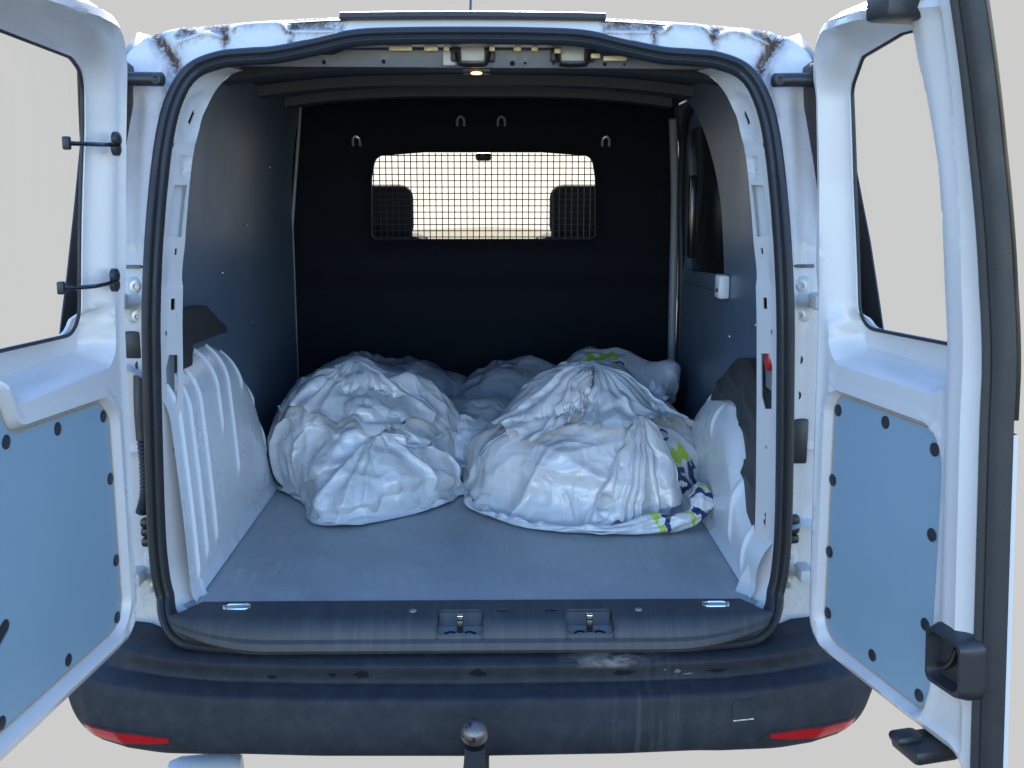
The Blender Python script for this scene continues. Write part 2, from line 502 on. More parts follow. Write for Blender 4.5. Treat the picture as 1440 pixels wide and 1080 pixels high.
half = [(0, 1.767), (.12, 1.766), (.235, 1.761), (.322, 1.742), (.40, 1.726), (.455, 1.722), (.515, 1.715), (.572, 1.690), (.608, 1.638), (.630, 1.545), (.644, 1.36), (.653, 1.15), (.661, .95), (.667, .75), (.665, .655), (.657, .60), (.641, .560), (.605, .528), (.55, .515), (.4, .509), (.2, .506), (0, .505)]
hs = smooth_path(half, 6)
ringR = hs; ringL = hs[::-1][1:-1] * np.array([-1, 1])
RING = np.vstack([ringR, ringL])              # clockwise from the top centre
RING = resample(RING, 0.012)
def ring_normals(P):
    t = np.roll(P, -1, 0) - np.roll(P, 1, 0); t /= np.linalg.norm(t, axis=1)[:, None]
    return np.stack([-t[:, 1], t[:, 0]], 1)   # outward for a clockwise ring
def smooth_ring(a, k=3):
    for _ in range(k): a = (np.roll(a, 1, 0) + 2 * a + np.roll(a, -1, 0)) / 4
    return a
RN = smooth_ring(ring_normals(RING), 6); RN /= np.linalg.norm(RN, axis=1)[:, None]
if (RN * (RING - np.array([0, 1.1]))).sum() < 0: RN = -RN

def ring_sweep(profile, closed_profile=True):
    """profile: (offset outward, y)"""
    A = np.zeros((len(RING), len(profile), 3))
    for k, (o, y) in enumerate(profile):
        q = RING + RN * o
        A[:, k, 0] = q[:, 0]; A[:, k, 2] = q[:, 1]; A[:, k, 1] = Yp(RING[:, 1]) + y
    return grid_vf(A, True, closed_profile)

# door seal round the opening: bulb outside, thin lip inside
prof = [(-.001, .02), (0, .0), (-.002, -.012), (-.007, -.019), (-.013, -.0205), (-.0175, -.017), (-.0185, -.011), (-.0195, -.011), (-.0215, -.0145), (-.026, -.016), (-.0305, -.013), (-.033, -.006), (-.034, .006), (-.033, .02)]
v, f = ring_sweep(prof)
mk("door_seal", v, f, M['rubber'], VAN, angle=50)

# rear body ring: header under the roof edge and the two jambs
edge = [(0, 1.799), (.15, 1.798), (.28, 1.795), (.40, 1.788), (.507, 1.780), (.60, 1.771), (.66, 1.756), (.70, 1.732), (.722, 1.695), (.730, 1.60), (.745, 1.35), (.755, 1.1), (.757, .8), (.757, .50)]
es = smooth_path(edge, 5)
body_out = np.vstack([es, [[.60, .455], [0, .45], [-.60, .455]], es[::-1][:-1] * np.array([-1, 1])])
gutR = [(.282, 1.760), (.385, 1.759), (.405, 1.762), (.421, 1.777), (.44, 1.779), (.478, 1.777), (.492, 1.770), (.511, 1.752), (.53, 1.756), (.552, 1.763), (.575, 1.757), (.60, 1.746), (.622, 1.735)]
gutL = [(-.268, 1.760), (-.365, 1.759), (-.380, 1.764), (-.395, 1.779), (-.42, 1.781), (-.475, 1.777), (-.492, 1.768), (-.507, 1.747), (-.53, 1.752), (-.555, 1.754), (-.575, 1.748), (-.60, 1.738)][::-1]
gR = smooth_path(gutR, 4); gL = smooth_path(gutL, 4)
def polyline_d(p, line):
    a = line[:-1][None]; b = line[1:][None]; q = p[:, None]; ab = b - a
    t = np.clip(((q - a) * ab).sum(-1) / (ab * ab).sum(-1), 0, 1); w = a + ab * t[..., None]; d = np.linalg.norm(w - q, axis=-1)
    k = d.argmin(1); return d[np.arange(len(p)), k], w[np.arange(len(p)), k]
def jamb_relief(p):
    x = np.abs(p[:, 0]); z = p[:, 1]; w = np.zeros(len(p))
    de = sdf(p, body_out); dr = -sdf(p, RING)
    for line in (gR, gL):
        d, c = polyline_d(p, line)
        inx = (p[:, 0] > line[:, 0].min()) & (p[:, 0] < line[:, 0].max()) & (z > 1.7)
        above = inx & (p[:, 1] > c[:, 1])
        w += np.where(above, -.010 * sst(0, .006, d), 0)
        w += np.where(z > 1.7, .006 * np.exp(-(d / .0045) ** 2), 0)
    w -= .020 * (1 - sst(0, .016, de))                      # roof edge rolls over
    # corner channel, diagonal from the roof corner to the seal
    for s in (1, -1):
        line = np.array([(s * .655, 1.765), (s * .640, 1.735), (s * .612, 1.700), (s * .598, 1.675)])
        d, _ = polyline_d(p, line); w -= .012 * np.exp(-(d / .009) ** 2)
        line2 = np.array([(s * .672, 1.75), (s * .660, 1.715), (s * .640, 1.685)])
        d, _ = polyline_d(p, line2); w += .008 * np.exp(-(d / .008) ** 2)
    w -= .022 * sst(.655, .69, x) * (1 - sst(1.60, 1.66, z))   # jamb falls away to the hinge face
    for zc in (1.33, 1.50, .90): w += .004 * np.exp(-((z - zc) / .004) ** 2) * (x > .64)
    return w
jv, jf, juv = plate_vf(body_out, [RING + RN * -.004], .011, jamb_relief, -.05, lambda u, v, w: np.stack([u, Yp(np.maximum(v, .6)) + .028 - w, v], 1), feats=[np.vstack([g_ + np.array([0, q]), (g_ - np.array([0, q]))[::-1]]) for g_ in (gR, gL) for q in (.0015, .006)])
jo = mk("rear_body", jv, jf, M['paint_dirty'], VAN)
def grime_val(p):
    z = p[:, 1]; x = p[:, 0]; g = np.zeros(len(p))
    for line, k in ((gR, 1), (gL, 1)):
        d, c = polyline_d(p, line)
        inx = (p[:, 0] > line[:, 0].min() - .01) & (p[:, 0] < line[:, 0].max() + .01)
        above = inx & (z > c[:, 1])
        g += np.where(above, 1.0 * sst(-.002, .010, d), 0)
        g += np.where((z > 1.68), 1.5 * np.exp(-(d / .0045) ** 2) * (z < c[:, 1] - .002), 0)
        dripm = inx & (z < c[:, 1]) & (z > 1.69)
        g += np.where(dripm, .55 * np.exp(-(c[:, 1] - z) / .014) * (.4 + .6 * np.sin(x * 190) ** 2 * np.sin(x * 67 + 1) ** 2), 0)
    for xd in (-.507, .511, .385, -.37):
        g += 1.1 * np.exp(-((x - xd) / .006) ** 2) * sst(1.715, 1.735, z) * (1 - sst(1.765, 1.778, z))
    for s in (1, -1):
        line = np.array([(s * .660, 1.760), (s * .640, 1.735), (s * .612, 1.700), (s * .600, 1.672)])
        d, _ = polyline_d(p, line); g += .95 * np.exp(-(d / .008) ** 2) + .55 * np.exp(-(d / .022) ** 2)
        line = np.array([(s * .625, 1.67), (s * .622, 1.62), (s * .632, 1.585)])
        d, _ = polyline_d(p, line); g += .6 * np.exp(-(d / .008) ** 2)
    g += .10 * (np.abs(x) > .64) * (z < 1.6) + .10 * (z < .62)
    return np.clip(g, 0, 1.4)
gv = grime_val(juv); ga = jo.data.attributes.new("grime", 'FLOAT', 'POINT')
vals = np.zeros(len(jo.data.vertices)); vals[:len(gv)] = gv; vals[len(gv):2 * len(gv)] = gv; ga.data.foreach_set("value", vals.astype(np.float32))

# roof, sides and nose: one shell running forward
def shell():
    ys = [.235, .5, 1.2, 2.2, 2.75, 3.05, 3.45, 3.75, 4.05, 4.15]
    top = [1.812, 1.825, 1.845, 1.83, 1.78, 1.58, 1.22, 1.10, .98, .75]
    rings = []
    for y, t in zip(ys, top):
        k = max(0, (t - 1.0) / .82)
        sec = [(-.86, .32), (-.895, .45), (-.895, .80), (-.875, 1.02 if t > 1.05 else t * .92), (-.80 + .0 * k, min(1.3, t * .97)), (-.75, min(1.60, t * .985)), (-.70, t - .05), (-.62, t - .018), (-.3, t - .004), (0, t)]
        if t < 1.3: sec = [(-.84, .32), (-.88, .45), (-.88, t * .72), (-.87, t * .84), (-.84, t * .91), (-.80, t * .95), (-.72, t * .98), (-.6, t * .99), (-.3, t), (0, t + .01)]
        sec = sec + [(-x, z) for x, z in sec[::-1][1:]]
        rings.append([(x, y, z) for x, z in sec])
    A = np.array(rings); B = A[:5].copy()
    xe = np.concatenate([-es[::-1][:-1, 0], es[:, 0]]); ze = np.concatenate([es[::-1][:-1, 1], es[:, 1]])
    k = np.abs(xe) < .735; xe, ze = xe[k], ze[k]
    P = np.array([[(x * (1 + .02 * min(1, (y - .245) / .4)), y, z - .006 + rise) for x, z in zip(xe, ze)] for y, rise in ((.225, -.004), (.245, .002), (.5, .012), (1.2, .035), (2.2, .03), (2.75, -.02))])
    v, f = grid_vf(P); mk("roof", v, f, M['paint'], VAN, angle=50)
    for q in (B[:, :7], B[:, -7:]):
        v, f = grid_vf(q); mk("side_wall", v, f, M['paint'], VAN, angle=50)
    C = A[6:]; v, f = grid_vf(C); f.append(tuple(range(len(v) - C.shape[1], len(v))))
    mk("bonnet", v, f, M['paint'], VAN, angle=50)
    # rear flanks close the gap between the roof shell and the rear body
    for s in (1, -1):
        P = np.array([[(s * .757, .10, .50), (s * .757, .06, .80), (s * .755, .05, 1.1), (s * .745, .09, 1.35), (s * .73, .17, 1.6), (s * .722, .20, 1.70)],
                      [(s * .88, .20, .46), (s * .89, .16, .80), (s * .872, .15, 1.06), (s * .80, .16, 1.30), (s * .752, .19, 1.60), (s * .725, .21, 1.72)],
                      [(s * .895, .26, .45), (s * .895, .24, .80), (s * .875, .24, 1.02), (s * .80, .235, 1.30), (s * .75, .235, 1.60), (s * .70, .235, 1.762)]])
        v, f = grid_vf(P); mk("rear_corner", v, f, M['paint'], VAN)
shell()
# windscreen and its frame
ws = np.array([[(-.66, 2.74, 1.70), (0, 2.70, 1.735), (.66, 2.74, 1.70)], [(-.72, 3.1, 1.42), (0, 3.06, 1.44), (.72, 3.1, 1.42)], [(-.76, 3.44, 1.06), (0, 3.42, 1.08), (.76, 3.44, 1.06)]])
v, f = grid_vf(ws); mk("windscreen", v, f, M['windscreen'], VAN)
for s in (1, -1):
    v, f = tube_vf([(s * .70, 2.72, 1.73), (s * .76, 3.1, 1.42), (s * .80, 3.45, 1.05)], .05); mk("windscreen_pillar", v, f, M['gloss_black'], VAN)
rbox("rear_view_mirror", (.0, 2.66, 1.565), (.07, .03, .035), M['black'], VAN, .012)
v, f = grid_vf(np.array([[(-.8, 3.45, 1.05), (.8, 3.45, 1.05)], [(-.8, 3.05, 1.04), (.8, 3.05, 1.04)], [(-.8, 2.95, .75), (.8, 2.95, .75)]]))
mk("dashboard", v, f, M['black'], VAN)
# seats
def seat(xc, label):
    mb = MB()
    mb.add(*rbox_vf((xc, 2.35, .96), (.50, .14, .58), .06))
    mb.add(*rbox_vf((xc, 2.55, .70), (.50, .45, .14), .05))
    st = mb.build("seat", M['seat'], VAN, label)
    hr = MB(); hr.add(*rbox_vf((xc, 2.33, 1.335), (.36, .12, .225), .055, seg=5))
    hr.build("headrest", M['seat'], st)
    for q in (-.07, .07):
        v, f = tube_vf([(xc + q, 2.34, 1.18), (xc + q, 2.34, 1.26)], .008); mk("headrest_post", v, f, M['steel'], st)
seat(-.465, "dark left cab seat"); seat(.455, "dark right cab seat")
# wheels
def wheel(x, y):
    s = 1 if x > 0 else -1
    w = lathe("wheel", [(.16, -.10), (.27, -.10), (.31, -.085), (.315, -.05), (.315, .05), (.31, .085), (.27, .10), (.16, .10)], (x, y, .315), (s, 0, 0), M['tyre'], VAN, 40)
    lathe("rim", [(.03, .085), (.06, .09), (.10, .07), (.155, .085), (.165, .06), (.165, -.06)], (x, y, .315), (s, 0, 0), M['zinc'], w, 32)
for x in (-.76, .76):
    for y in (.80, 3.45): wheel(x, y)
# underbody
rbox("underbody", (0, 2.1, .44), (1.5, 3.6, .16), M['black'], VAN, .02)

# ------------------------------------------------------------------ cargo room
fl = fillet([(-.66, .004), (.66, .004), (.70, 1.76), (-.70, 1.76)], 0)
plate("cargo_floor", fl, [], .05, flat, -.02, XY(.58), M['floor'], VAN)

def side_map(s, x0):
    def f(u, v, w):      # u = y, v = z ; bows in a little towards the roof
        lean = .05 * np.clip((v - 1.35) / .4, 0, 1) ** 2
        return np.stack([s * (x0 - lean - w), u, v], 1)
    return f
# left lining
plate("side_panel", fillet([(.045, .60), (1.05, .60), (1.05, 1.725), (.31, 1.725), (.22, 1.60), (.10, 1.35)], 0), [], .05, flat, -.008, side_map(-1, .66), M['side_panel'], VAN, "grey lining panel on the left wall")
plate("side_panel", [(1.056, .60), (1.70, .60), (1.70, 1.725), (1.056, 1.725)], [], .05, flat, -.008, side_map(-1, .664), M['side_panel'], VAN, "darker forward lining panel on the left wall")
v, f = tube_vf([(-.668, 1.695, .6), (-.666, 1.695, 1.3), (-.62, 1.695, 1.72)], .006); mk("panel_trim", v, f, M['primer'], VAN)
for yy, zz in ((.30, 1.42), (.62, 1.62), (.66, 1.22), (.95, 1.33), (.98, 1.05), (1.30, 1.50), (1.35, 1.10)):
    lathe('rivet', [(.005, 0), (.004, .002), (.001, .003)], (-.655, yy, zz), (1, 0, 0), M['steel'], VAN, 8)
# right lining, cut away round the sliding door
rp = smooth_path([(.66, .62), (.66, .90), (.68, 1.15), (.72, 1.30), (.80, 1.45), (.95, 1.60), (1.10, 1.68), (1.20, 1.725)], 6)
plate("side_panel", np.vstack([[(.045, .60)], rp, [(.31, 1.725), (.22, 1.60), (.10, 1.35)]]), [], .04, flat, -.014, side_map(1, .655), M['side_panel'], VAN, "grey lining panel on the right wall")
for yy, zz in ((.13, 1.135), (.33, 1.125), (.60, 1.06), (.60, .93)):
    lathe("rivet", [(.005, 0), (.004, .002), (.001, .003)], (.655, yy, zz), (-1, 0, 0), M['steel'], VAN, 8)
# sliding door behind it
win = fillet([(.78, 1.20), (1.50, 1.16), (1.46, 1.62), (1.02, 1.62), (.86, 1.45)], [.06, .07, .07, .05, .05])
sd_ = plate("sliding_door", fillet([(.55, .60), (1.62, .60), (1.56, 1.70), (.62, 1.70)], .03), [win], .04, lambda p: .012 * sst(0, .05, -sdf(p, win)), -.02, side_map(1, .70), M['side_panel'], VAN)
plate("window_pane", win, [], .1, flat, -.004, side_map(1, .712), M['gloss_black'], sd_)
plate("lower_lining", fillet([(.60, .61), (1.50, .61), (1.50, 1.12), (.60, 1.16)], .03), [], .06, flat, -.008, side_map(1, .684), M['side_panel'], sd_)
rbox("door_catch", (.672, 1.28, 1.345), (.02, .05, .26), M['gloss_black'], sd_, .008)
v, f = tube_vf(smooth_path([(.675, 1.60, .60), (.672, 1.60, 1.10), (.665, 1.57, 1.40), (.64, 1.50, 1.66)], 6), .014); mk("door_pillar", v, f, M['primer'], VAN)
v, f = tube_vf(smooth_path([(.69, 1.52, .60), (.688, 1.52, 1.10), (.67, 1.48, 1.40), (.655, 1.36, 1.63), (.65, 1.15, 1.69)], 6), .012); mk("door_gasket", v, f, M['rubber'], VAN)
c0 = rbox("door_latch", (.640, .640, 1.186), (.030, .055, .062), M['white_plastic'], VAN, .008)
lathe("latch_pin", [(.006, 0), (.006, .003), (.002, .004)], (.6248, .625, 1.178), (-1, 0, 0), M['black'], c0, 10)

# roof lining and cross ribs
A = np.array([[(x, y, 1.742 - .03 * (abs(x) / .6) ** 3 + .012 * math.sin((y - .3) * 2)) for x in np.linspace(-.66, .66, 21)] for y in np.linspace(.22, 1.76, 14)])
v, f = grid_vf(A); mk("roof_lining", v, f, M['liner'], VAN)
for yy in (.62, 1.05, 1.45):
    A = np.array([[(x, yy + dy, 1.742 - .03 * (abs(x) / .6) ** 3 - dz) for x in np.linspace(-.62, .62, 21)] for dy, dz in ((-.05, -.01), (-.045, .018), (.045, .018), (.05, -.01))])
    v, f = grid_vf(A); mk("roof_rib", v, f, M['liner'], VAN)
# header beam with the two upper door catches
beam_o = fillet([(-.585, 1.66), (-.50, 1.700), (-.30, 1.699), (.30, 1.697), (.50, 1.695), (.59, 1.655), (.60, 1.69), (.53, 1.722), (.28, 1.722), (.25, 1.732), (-.27, 1.732), (-.30, 1.722), (-.53, 1.724), (-.598, 1.69)], .012)
hl = [fillet([(x - r, z - r), (x + r, z - r), (x + r, z + r), (x - r, z + r)], r * .98, 4) for x, z, r in ((-.32, 1.708, .005), (-.19, 1.709, .0045), (.09, 1.706, .0055), (.118, 1.7065, .003), (.292, 1.705, .0045), (.335, 1.7045, .003), (.18, 1.7055, .003))]
bm_ = plate("roof_beam", beam_o, hl, .02, lambda p: .006 * sst(0, .012, sdf(p, beam_o)), -.008, lambda u, v, w: np.stack([u, .30 - w + .5 * (1.70 - v), v], 1), M['primer'], VAN)
strip = smooth_path([(-.60, 1.670), (-.55, 1.700), (-.48, 1.712), (-.36, 1.722), (-.27, 1.738), (0, 1.741), (.25, 1.738), (.36, 1.722), (.48, 1.712), (.55, 1.700), (.60, 1.668)], 6)
A = np.array([[(x, Yp(z + .03) + .022 + o, z + h) for o, h in ((0, .004), (.03, .0), (.07, -.004), (.10, .003))] for x, z in strip])
v, f = grid_vf(A); mk("header_lip", v, f, M['paint'], VAN)
for xc in (.004, .220):
    br = rbox("door_catch", (xc, .283, 1.724), (.052, .012, .030), M['hinge'], VAN, .004)
    for q in (-.038, .038): rbox("catch_lug", (xc + q, .285, 1.722), (.020, .02, .030), M['black'], br, .005)
    v, f = tube_vf(smooth_path([(xc - .036, .275, 1.725), (xc - .030, .262, 1.704), (xc - .02, .26, 1.699), (xc + .02, .26, 1.699), (xc + .030, .262, 1.704), (xc + .036, .275, 1.725)], 5), .0045, 8)
    mk("catch_loop", v, f, M['gloss_black'], br)
rbox("bracket_tab", (-.047, .286, 1.717), (.028, .008, .034), M['hinge'], VAN, .003)
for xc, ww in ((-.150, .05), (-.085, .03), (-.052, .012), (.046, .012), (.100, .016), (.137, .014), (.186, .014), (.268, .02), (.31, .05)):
    rbox("header_glint", (xc, .262, 1.7325 - .02 * (max(0, abs(xc) - .15) / .16)), (ww, .012, .010), M['glint'], VAN, .002)  # added cream slips, coloured as warm glints along the header
# interior lamp
lampb = rbox("interior_lamp", (.011, .335, 1.694), (.062, .05, .012), M['black'], VAN, .004)
v, f = lathe_vf([(.001, -.003), (.010, -.0025), (.013, 0), (.010, .002), (.001, .003)], (.011, .312, 1.687), (0, 0, 1), 16)
mk("lamp_bulb", v, f, M['amber'], lampb)

# bulkhead with its barred window
wino = fillet([(-.392, 1.253), (.412, 1.253), (.408, 1.47), (.395, 1.545), (.22, 1.558), (-.20, 1.558), (-.372, 1.545), (-.388, 1.47)], [.02, .02, .1, .035, .1, .1, .035, .1])
def bulk_relief(p):
    z = p[:, 1]; x = p[:, 0]
    w = .010 * (1 - sst(.012, .03, -sdf(p, wino)))
    w += .012 * sst(1.10, 1.115, z) * (1 - sst(1.20, 1.215, z))
    for xc in (-.33, -.2, -.07, .06, .2, .33): w += .006 * np.exp(-((x - xc) / .01) ** 2) * (z < 1.10) * (z > .9)
    w += .008 * (z < .88)
    return w
bh = plate("bulkhead", [(-.70, .585), (.70, .585), (.70, 1.76), (-.70, 1.76)], [wino], .03, bulk_relief, -.02, XZ(1.75), M['bulkhead'], VAN)
mb = MB()
lo, hi = wino.min(0), wino.max(0)
for x in np.arange(lo[0] + .010, hi[0], .0221):
    zt = 1.556 - (0 if abs(x) < .33 else .02 * (abs(x) - .33) / .07)
    mb.add(*tube_vf([(x, 1.752, 1.248), (x, 1.752, zt)], .0019, 5))
for z in np.arange(1.260, 1.55, .0221): mb.add(*tube_vf([(-.40, 1.7565, z), (.42, 1.7565, z)], .0019, 5))
mb.build("window_grille", M['black'], bh)['kind'] = 'stuff'
for x, z in ((-.436, 1.598), (.442, 1.598), (-.069, 1.666), (.074, 1.666)):
    v, f = tube_vf(smooth_path([(x - .012, 1.735, z - .018), (x - .011, 1.725, z + .004), (x, 1.722, z + .013), (x + .011, 1.725, z + .004), (x + .012, 1.735, z - .018)], 5), .0045, 8)
    mk("wire_hook", v, f, M['zinc'] if abs(x) > .3 else M['primer'], bh)

# wheel arches
RAP = smooth_path([(-.1, .735), (.05, .745), (.14, .758), (.21, .785), (.27, .845), (.33, .905), (.39, .935), (.46, .945)], 8); RAX, RAZ = RAP[:, 0], RAP[:, 1]
def arch(side):
    s = -1 if side == 'L' else 1
    ny, ns = 150, 60
    ys = np.unique(np.concatenate([np.linspace(.012, .9, 300), (.42 + .5049 * np.sin(np.linspace(.3, math.pi / 2, 60))) if side == 'L' else (.46 + .535 * np.sin(np.linspace(.3, math.pi / 2, 60)))])); ny = len(ys)
    P = np.zeros((ny, ns, 3))
    for i, y in enumerate(ys):
        if side == 'L':
            h = 1.085 - .10 * (y < 0) if y < .42 else .58 + .505 * math.sqrt(max(0, 1 - ((y - .42) / .505) ** 2.0))
            base, Rr = .590, .13
        else:
            h = .58 + .365 * (max(0, 1 - abs((y - .46) / .536) ** 2.2)) ** .5 if y > .46 else float(np.interp(y, RAX, RAZ))
            base, Rr = .600, .12
        hh = max(h - .58, .001); r = min(Rr, hh * .95)
        # section: up the inner face, round the shoulder, out to the lining
        L1 = hh - r; L2 = r * math.pi / 2; L3 = .13; T = L1 + L2 + L3
        for j, t in enumerate(np.linspace(0, T, ns)):
            rib = 0.0
            if side == 'L':
                for yc, a, b_ in ((.075, .02, 9), (.15, .04, 9), (.235, .05, 9), (.385, .27, 9), (.485, .14, 9), (.62, .33, 9), (.76, .26, 9), (.85, .10, .36)):
                    rib += .0065 * math.exp(-((y - yc) / .0060) ** 2) * float(sst(a, a + .03, np.array(t))) * float(1 - sst(min(b_, L1 + L2 * .75) - .03, min(b_, L1 + L2 * .75), np.array(t)))
            else:
                tn = t / max(T, .01)
                for yc, a, b_, k in ((.12, .0, .20, .25), (.25, .03, .24, .25), (.50, .22, .34, .30), (.70, .27, .40, .35), (.84, .20, .33, .3)):
                    yy = yc + k * (t - a) * -1 * .6 + .02
                    rib += .007 * math.exp(-((y - yy) / .0085) ** 2) * float(sst(a, a + .04, np.array(t))) * float(1 - sst(b_ - .04, b_, np.array(t)))
            rib += .010 * math.exp(-(t / .012) ** 2)        # weld flange along the floor
            if t < L1: x = base - rib + .02 * (t / max(L1, .01)) ** 1.5 * (side == 'L'); z = .582 + t
            elif t < L1 + L2:
                a = (t - L1) / r; x = base + .02 * (side == 'L') + r * (1 - math.cos(a)) - rib * math.cos(a); z = .582 + L1 + r * math.sin(a) + rib * math.sin(a)
            else: x = base + .02 * (side == 'L') + r + (t - L1 - L2); z = .582 + hh + rib * 0
            P[i, j] = (s * x, y, z)
    v, f = grid_vf(P)
    return mk("wheel_arch", v, f, M['arch_paint'], VAN, "ribbed white left wheel arch" if side == 'L' else "rounded white right wheel arch", angle=60)
arch('L'); arch('R')
# dark covers over the arches
lc = MB()
lc_o = fillet([(.10, 1.055), (.24, 1.05), (.25, 1.095), (.50, 1.085), (.60, 1.072), (.38, 1.168), (.10, 1.182)], .008)
v, f, _ = plate_vf(lc_o, [], .03, lambda p: .004 * np.exp(-((p[:, 1] - 1.10) / .006) ** 2), -.05, YZ(-.625, 1)); lc.add(v, f)
lc.build("arch_cover", M['dark_cover'], VAN, "charcoal cover above the left wheel arch")
rc_o = fillet(smooth_path([(.12, .56), (.26, .80), (.235, .83), (.30, .90), (.40, .93), (.56, .90), (.66, .885), (.55, .955), (.43, 1.015), (.35, 1.045), (.25, 1.052), (.15, 1.02), (.05, .98), (.05, .56)], 4), 0)
def rc_top(p):
    w = .006 * sst(0, .02, sdf(p, rc_o))
    for a, b_ in (((.50, .93), (.56, .96)), ((.32, .98), (.42, 1.0)), ((.22, .90), (.34, .91)), ((.16, .80), (.24, .80)), ((.15, .95), (.24, .97))):
        d, _ = polyline_d(p, np.array([a, b_])); w += .008 * np.exp(-(d / .012) ** 2)
    return w
v, f, _ = plate_vf(rc_o, [], .016, rc_top, -.03, YZ(.624, -1)); mk("arch_cover", v, f, M['dark_cover'], VAN, "dark moulded cover behind the right wheel arch")

# pillar trims between the seal and the linings
def pillar(s):
    zs = np.linspace(.535, 1.70, 60)
    # inner seal curve as x(z)
    q = RING - np.sign(RING @ np.array([[0], [0]]) + 1) * 0 + RN * -.030
    q = q[(q[:, 0] > .3)]; q = q[np.argsort(q[:, 1])]
    xs = lambda z: np.interp(z, q[:, 1], q[:, 0])
    def fm(u, v, w):      # u 0..1 across, v = z
        zz = v
        wid = .026 + .028 * np.clip((.66 - zz) / .1, 0, 1) + .006 * np.clip((zz - 1.5) / .15, 0, 1)
        x = xs(np.clip(zz, .545, 1.69)) - u * wid + w * .75
        y = Yp(zz) + .008 + u * (.075 + .02 * np.clip((zz - 1.5) / .15, 0, 1)) + w * .6
        return np.stack([s * x, y, zz], 1)
    slots = [fillet([(.22, 1.345), (.86, 1.340), (.90, 1.445), (.36, 1.445)], .0),
             fillet([(.30, .99), (.62, .985), (.78, 1.01), (.80, 1.10), (.42, 1.105), (.28, 1.08)], .0)]
    holes = [fillet([(.50, 1.195), (.68, 1.195), (.68, 1.218), (.50, 1.218)], 0), fillet([(.28, 1.145), (.36, 1.145), (.36, 1.155), (.28, 1.155)], 0),
             fillet([(.60, 1.305), (.70, 1.305), (.70, 1.318), (.60, 1.318)], 0), fillet([(.55, 1.573), (.66, 1.567), (.70, 1.592), (.60, 1.60)], 0), fillet([(.5, .90), (.56, .90), (.56, .908), (.5, .908)], 0)]
    def out(P): return np.array([(a * 1.0, b) for a, b in P])
    SC = np.array([.035, 1.0])         # triangulate in metric units
    def scaled(P): return np.asarray(P) * SC
    outer = scaled(np.array([(0, .545), (1, .575), (1, 1.66), (.9, 1.685), (0, 1.685)]))
    def top(p):
        u = p[:, 0] / .035; z = p[:, 1]
        w = .004 * np.exp(-((z - 1.525) / .003) ** 2)                     # weld seam
        d = np.abs(((u - .62) / .38) ** 2 + ((z - 1.585) / .05) ** 2 - 1); w += .006 * (1 - sst(.6, 1.0, ((u - .62) / .42) ** 2 + ((z - 1.585) / .055) ** 2))
        tri = fillet([(.45, 1.505), (.95, 1.505), (.75, 1.44)], 0) * SC
        w += .006 * sst(0, .003, sdf(p, tri))
        w += .005 * sst(1.235, 1.255, z) * (1 - sst(1.27, 1.335, z)) * sst(.2, .4, u)
        w -= .004 * (1 - sst(.1, .25, u))
        return w
    pl = plate("door_pillar", outer, [scaled(h) for h in slots + holes], .006, top, lambda p: top(p) + .004, lambda u, v, w: fm(u / .035, v, w), M['paint'], VAN)
    # what shows through the slots: inner metal
    for nm, mt, poly, dep in (("pillar_recess", M['hinge'], [(.1, 1.33), (1, 1.33), (1, 1.46), (.1, 1.46)], .014), ("pillar_recess", M['primer'], [(.15, .97), (.95, .97), (.95, 1.12), (.15, 1.12)], .028), ("pillar_backing", M['gloss_black'], [(.2, 1.13), (.95, 1.13), (.95, 1.325), (.2, 1.325)], .02), ("pillar_backing", M['gloss_black'], [(.4, 1.55), (.9, 1.55), (.9, 1.61), (.4, 1.61)], .02)):
        plate(nm, scaled(poly), [], .02, lambda p: np.full(len(p), dep), dep + .002, lambda u, v, w: fm(u / .035, v, w), mt, pl)
    if s > 0:
        P = fm(np.array([.62]), np.array([1.085]), np.array([.018]))[0]
        v, f = lathe_vf([(.001, -.022), (.009, -.018), (.012, 0), (.010, .018), (.001, .022)], P, (0, 0, 1), 12); mk("tail_lamp_back", v, f, M['red_lens'], pl)
pillar(1); pillar(-1)

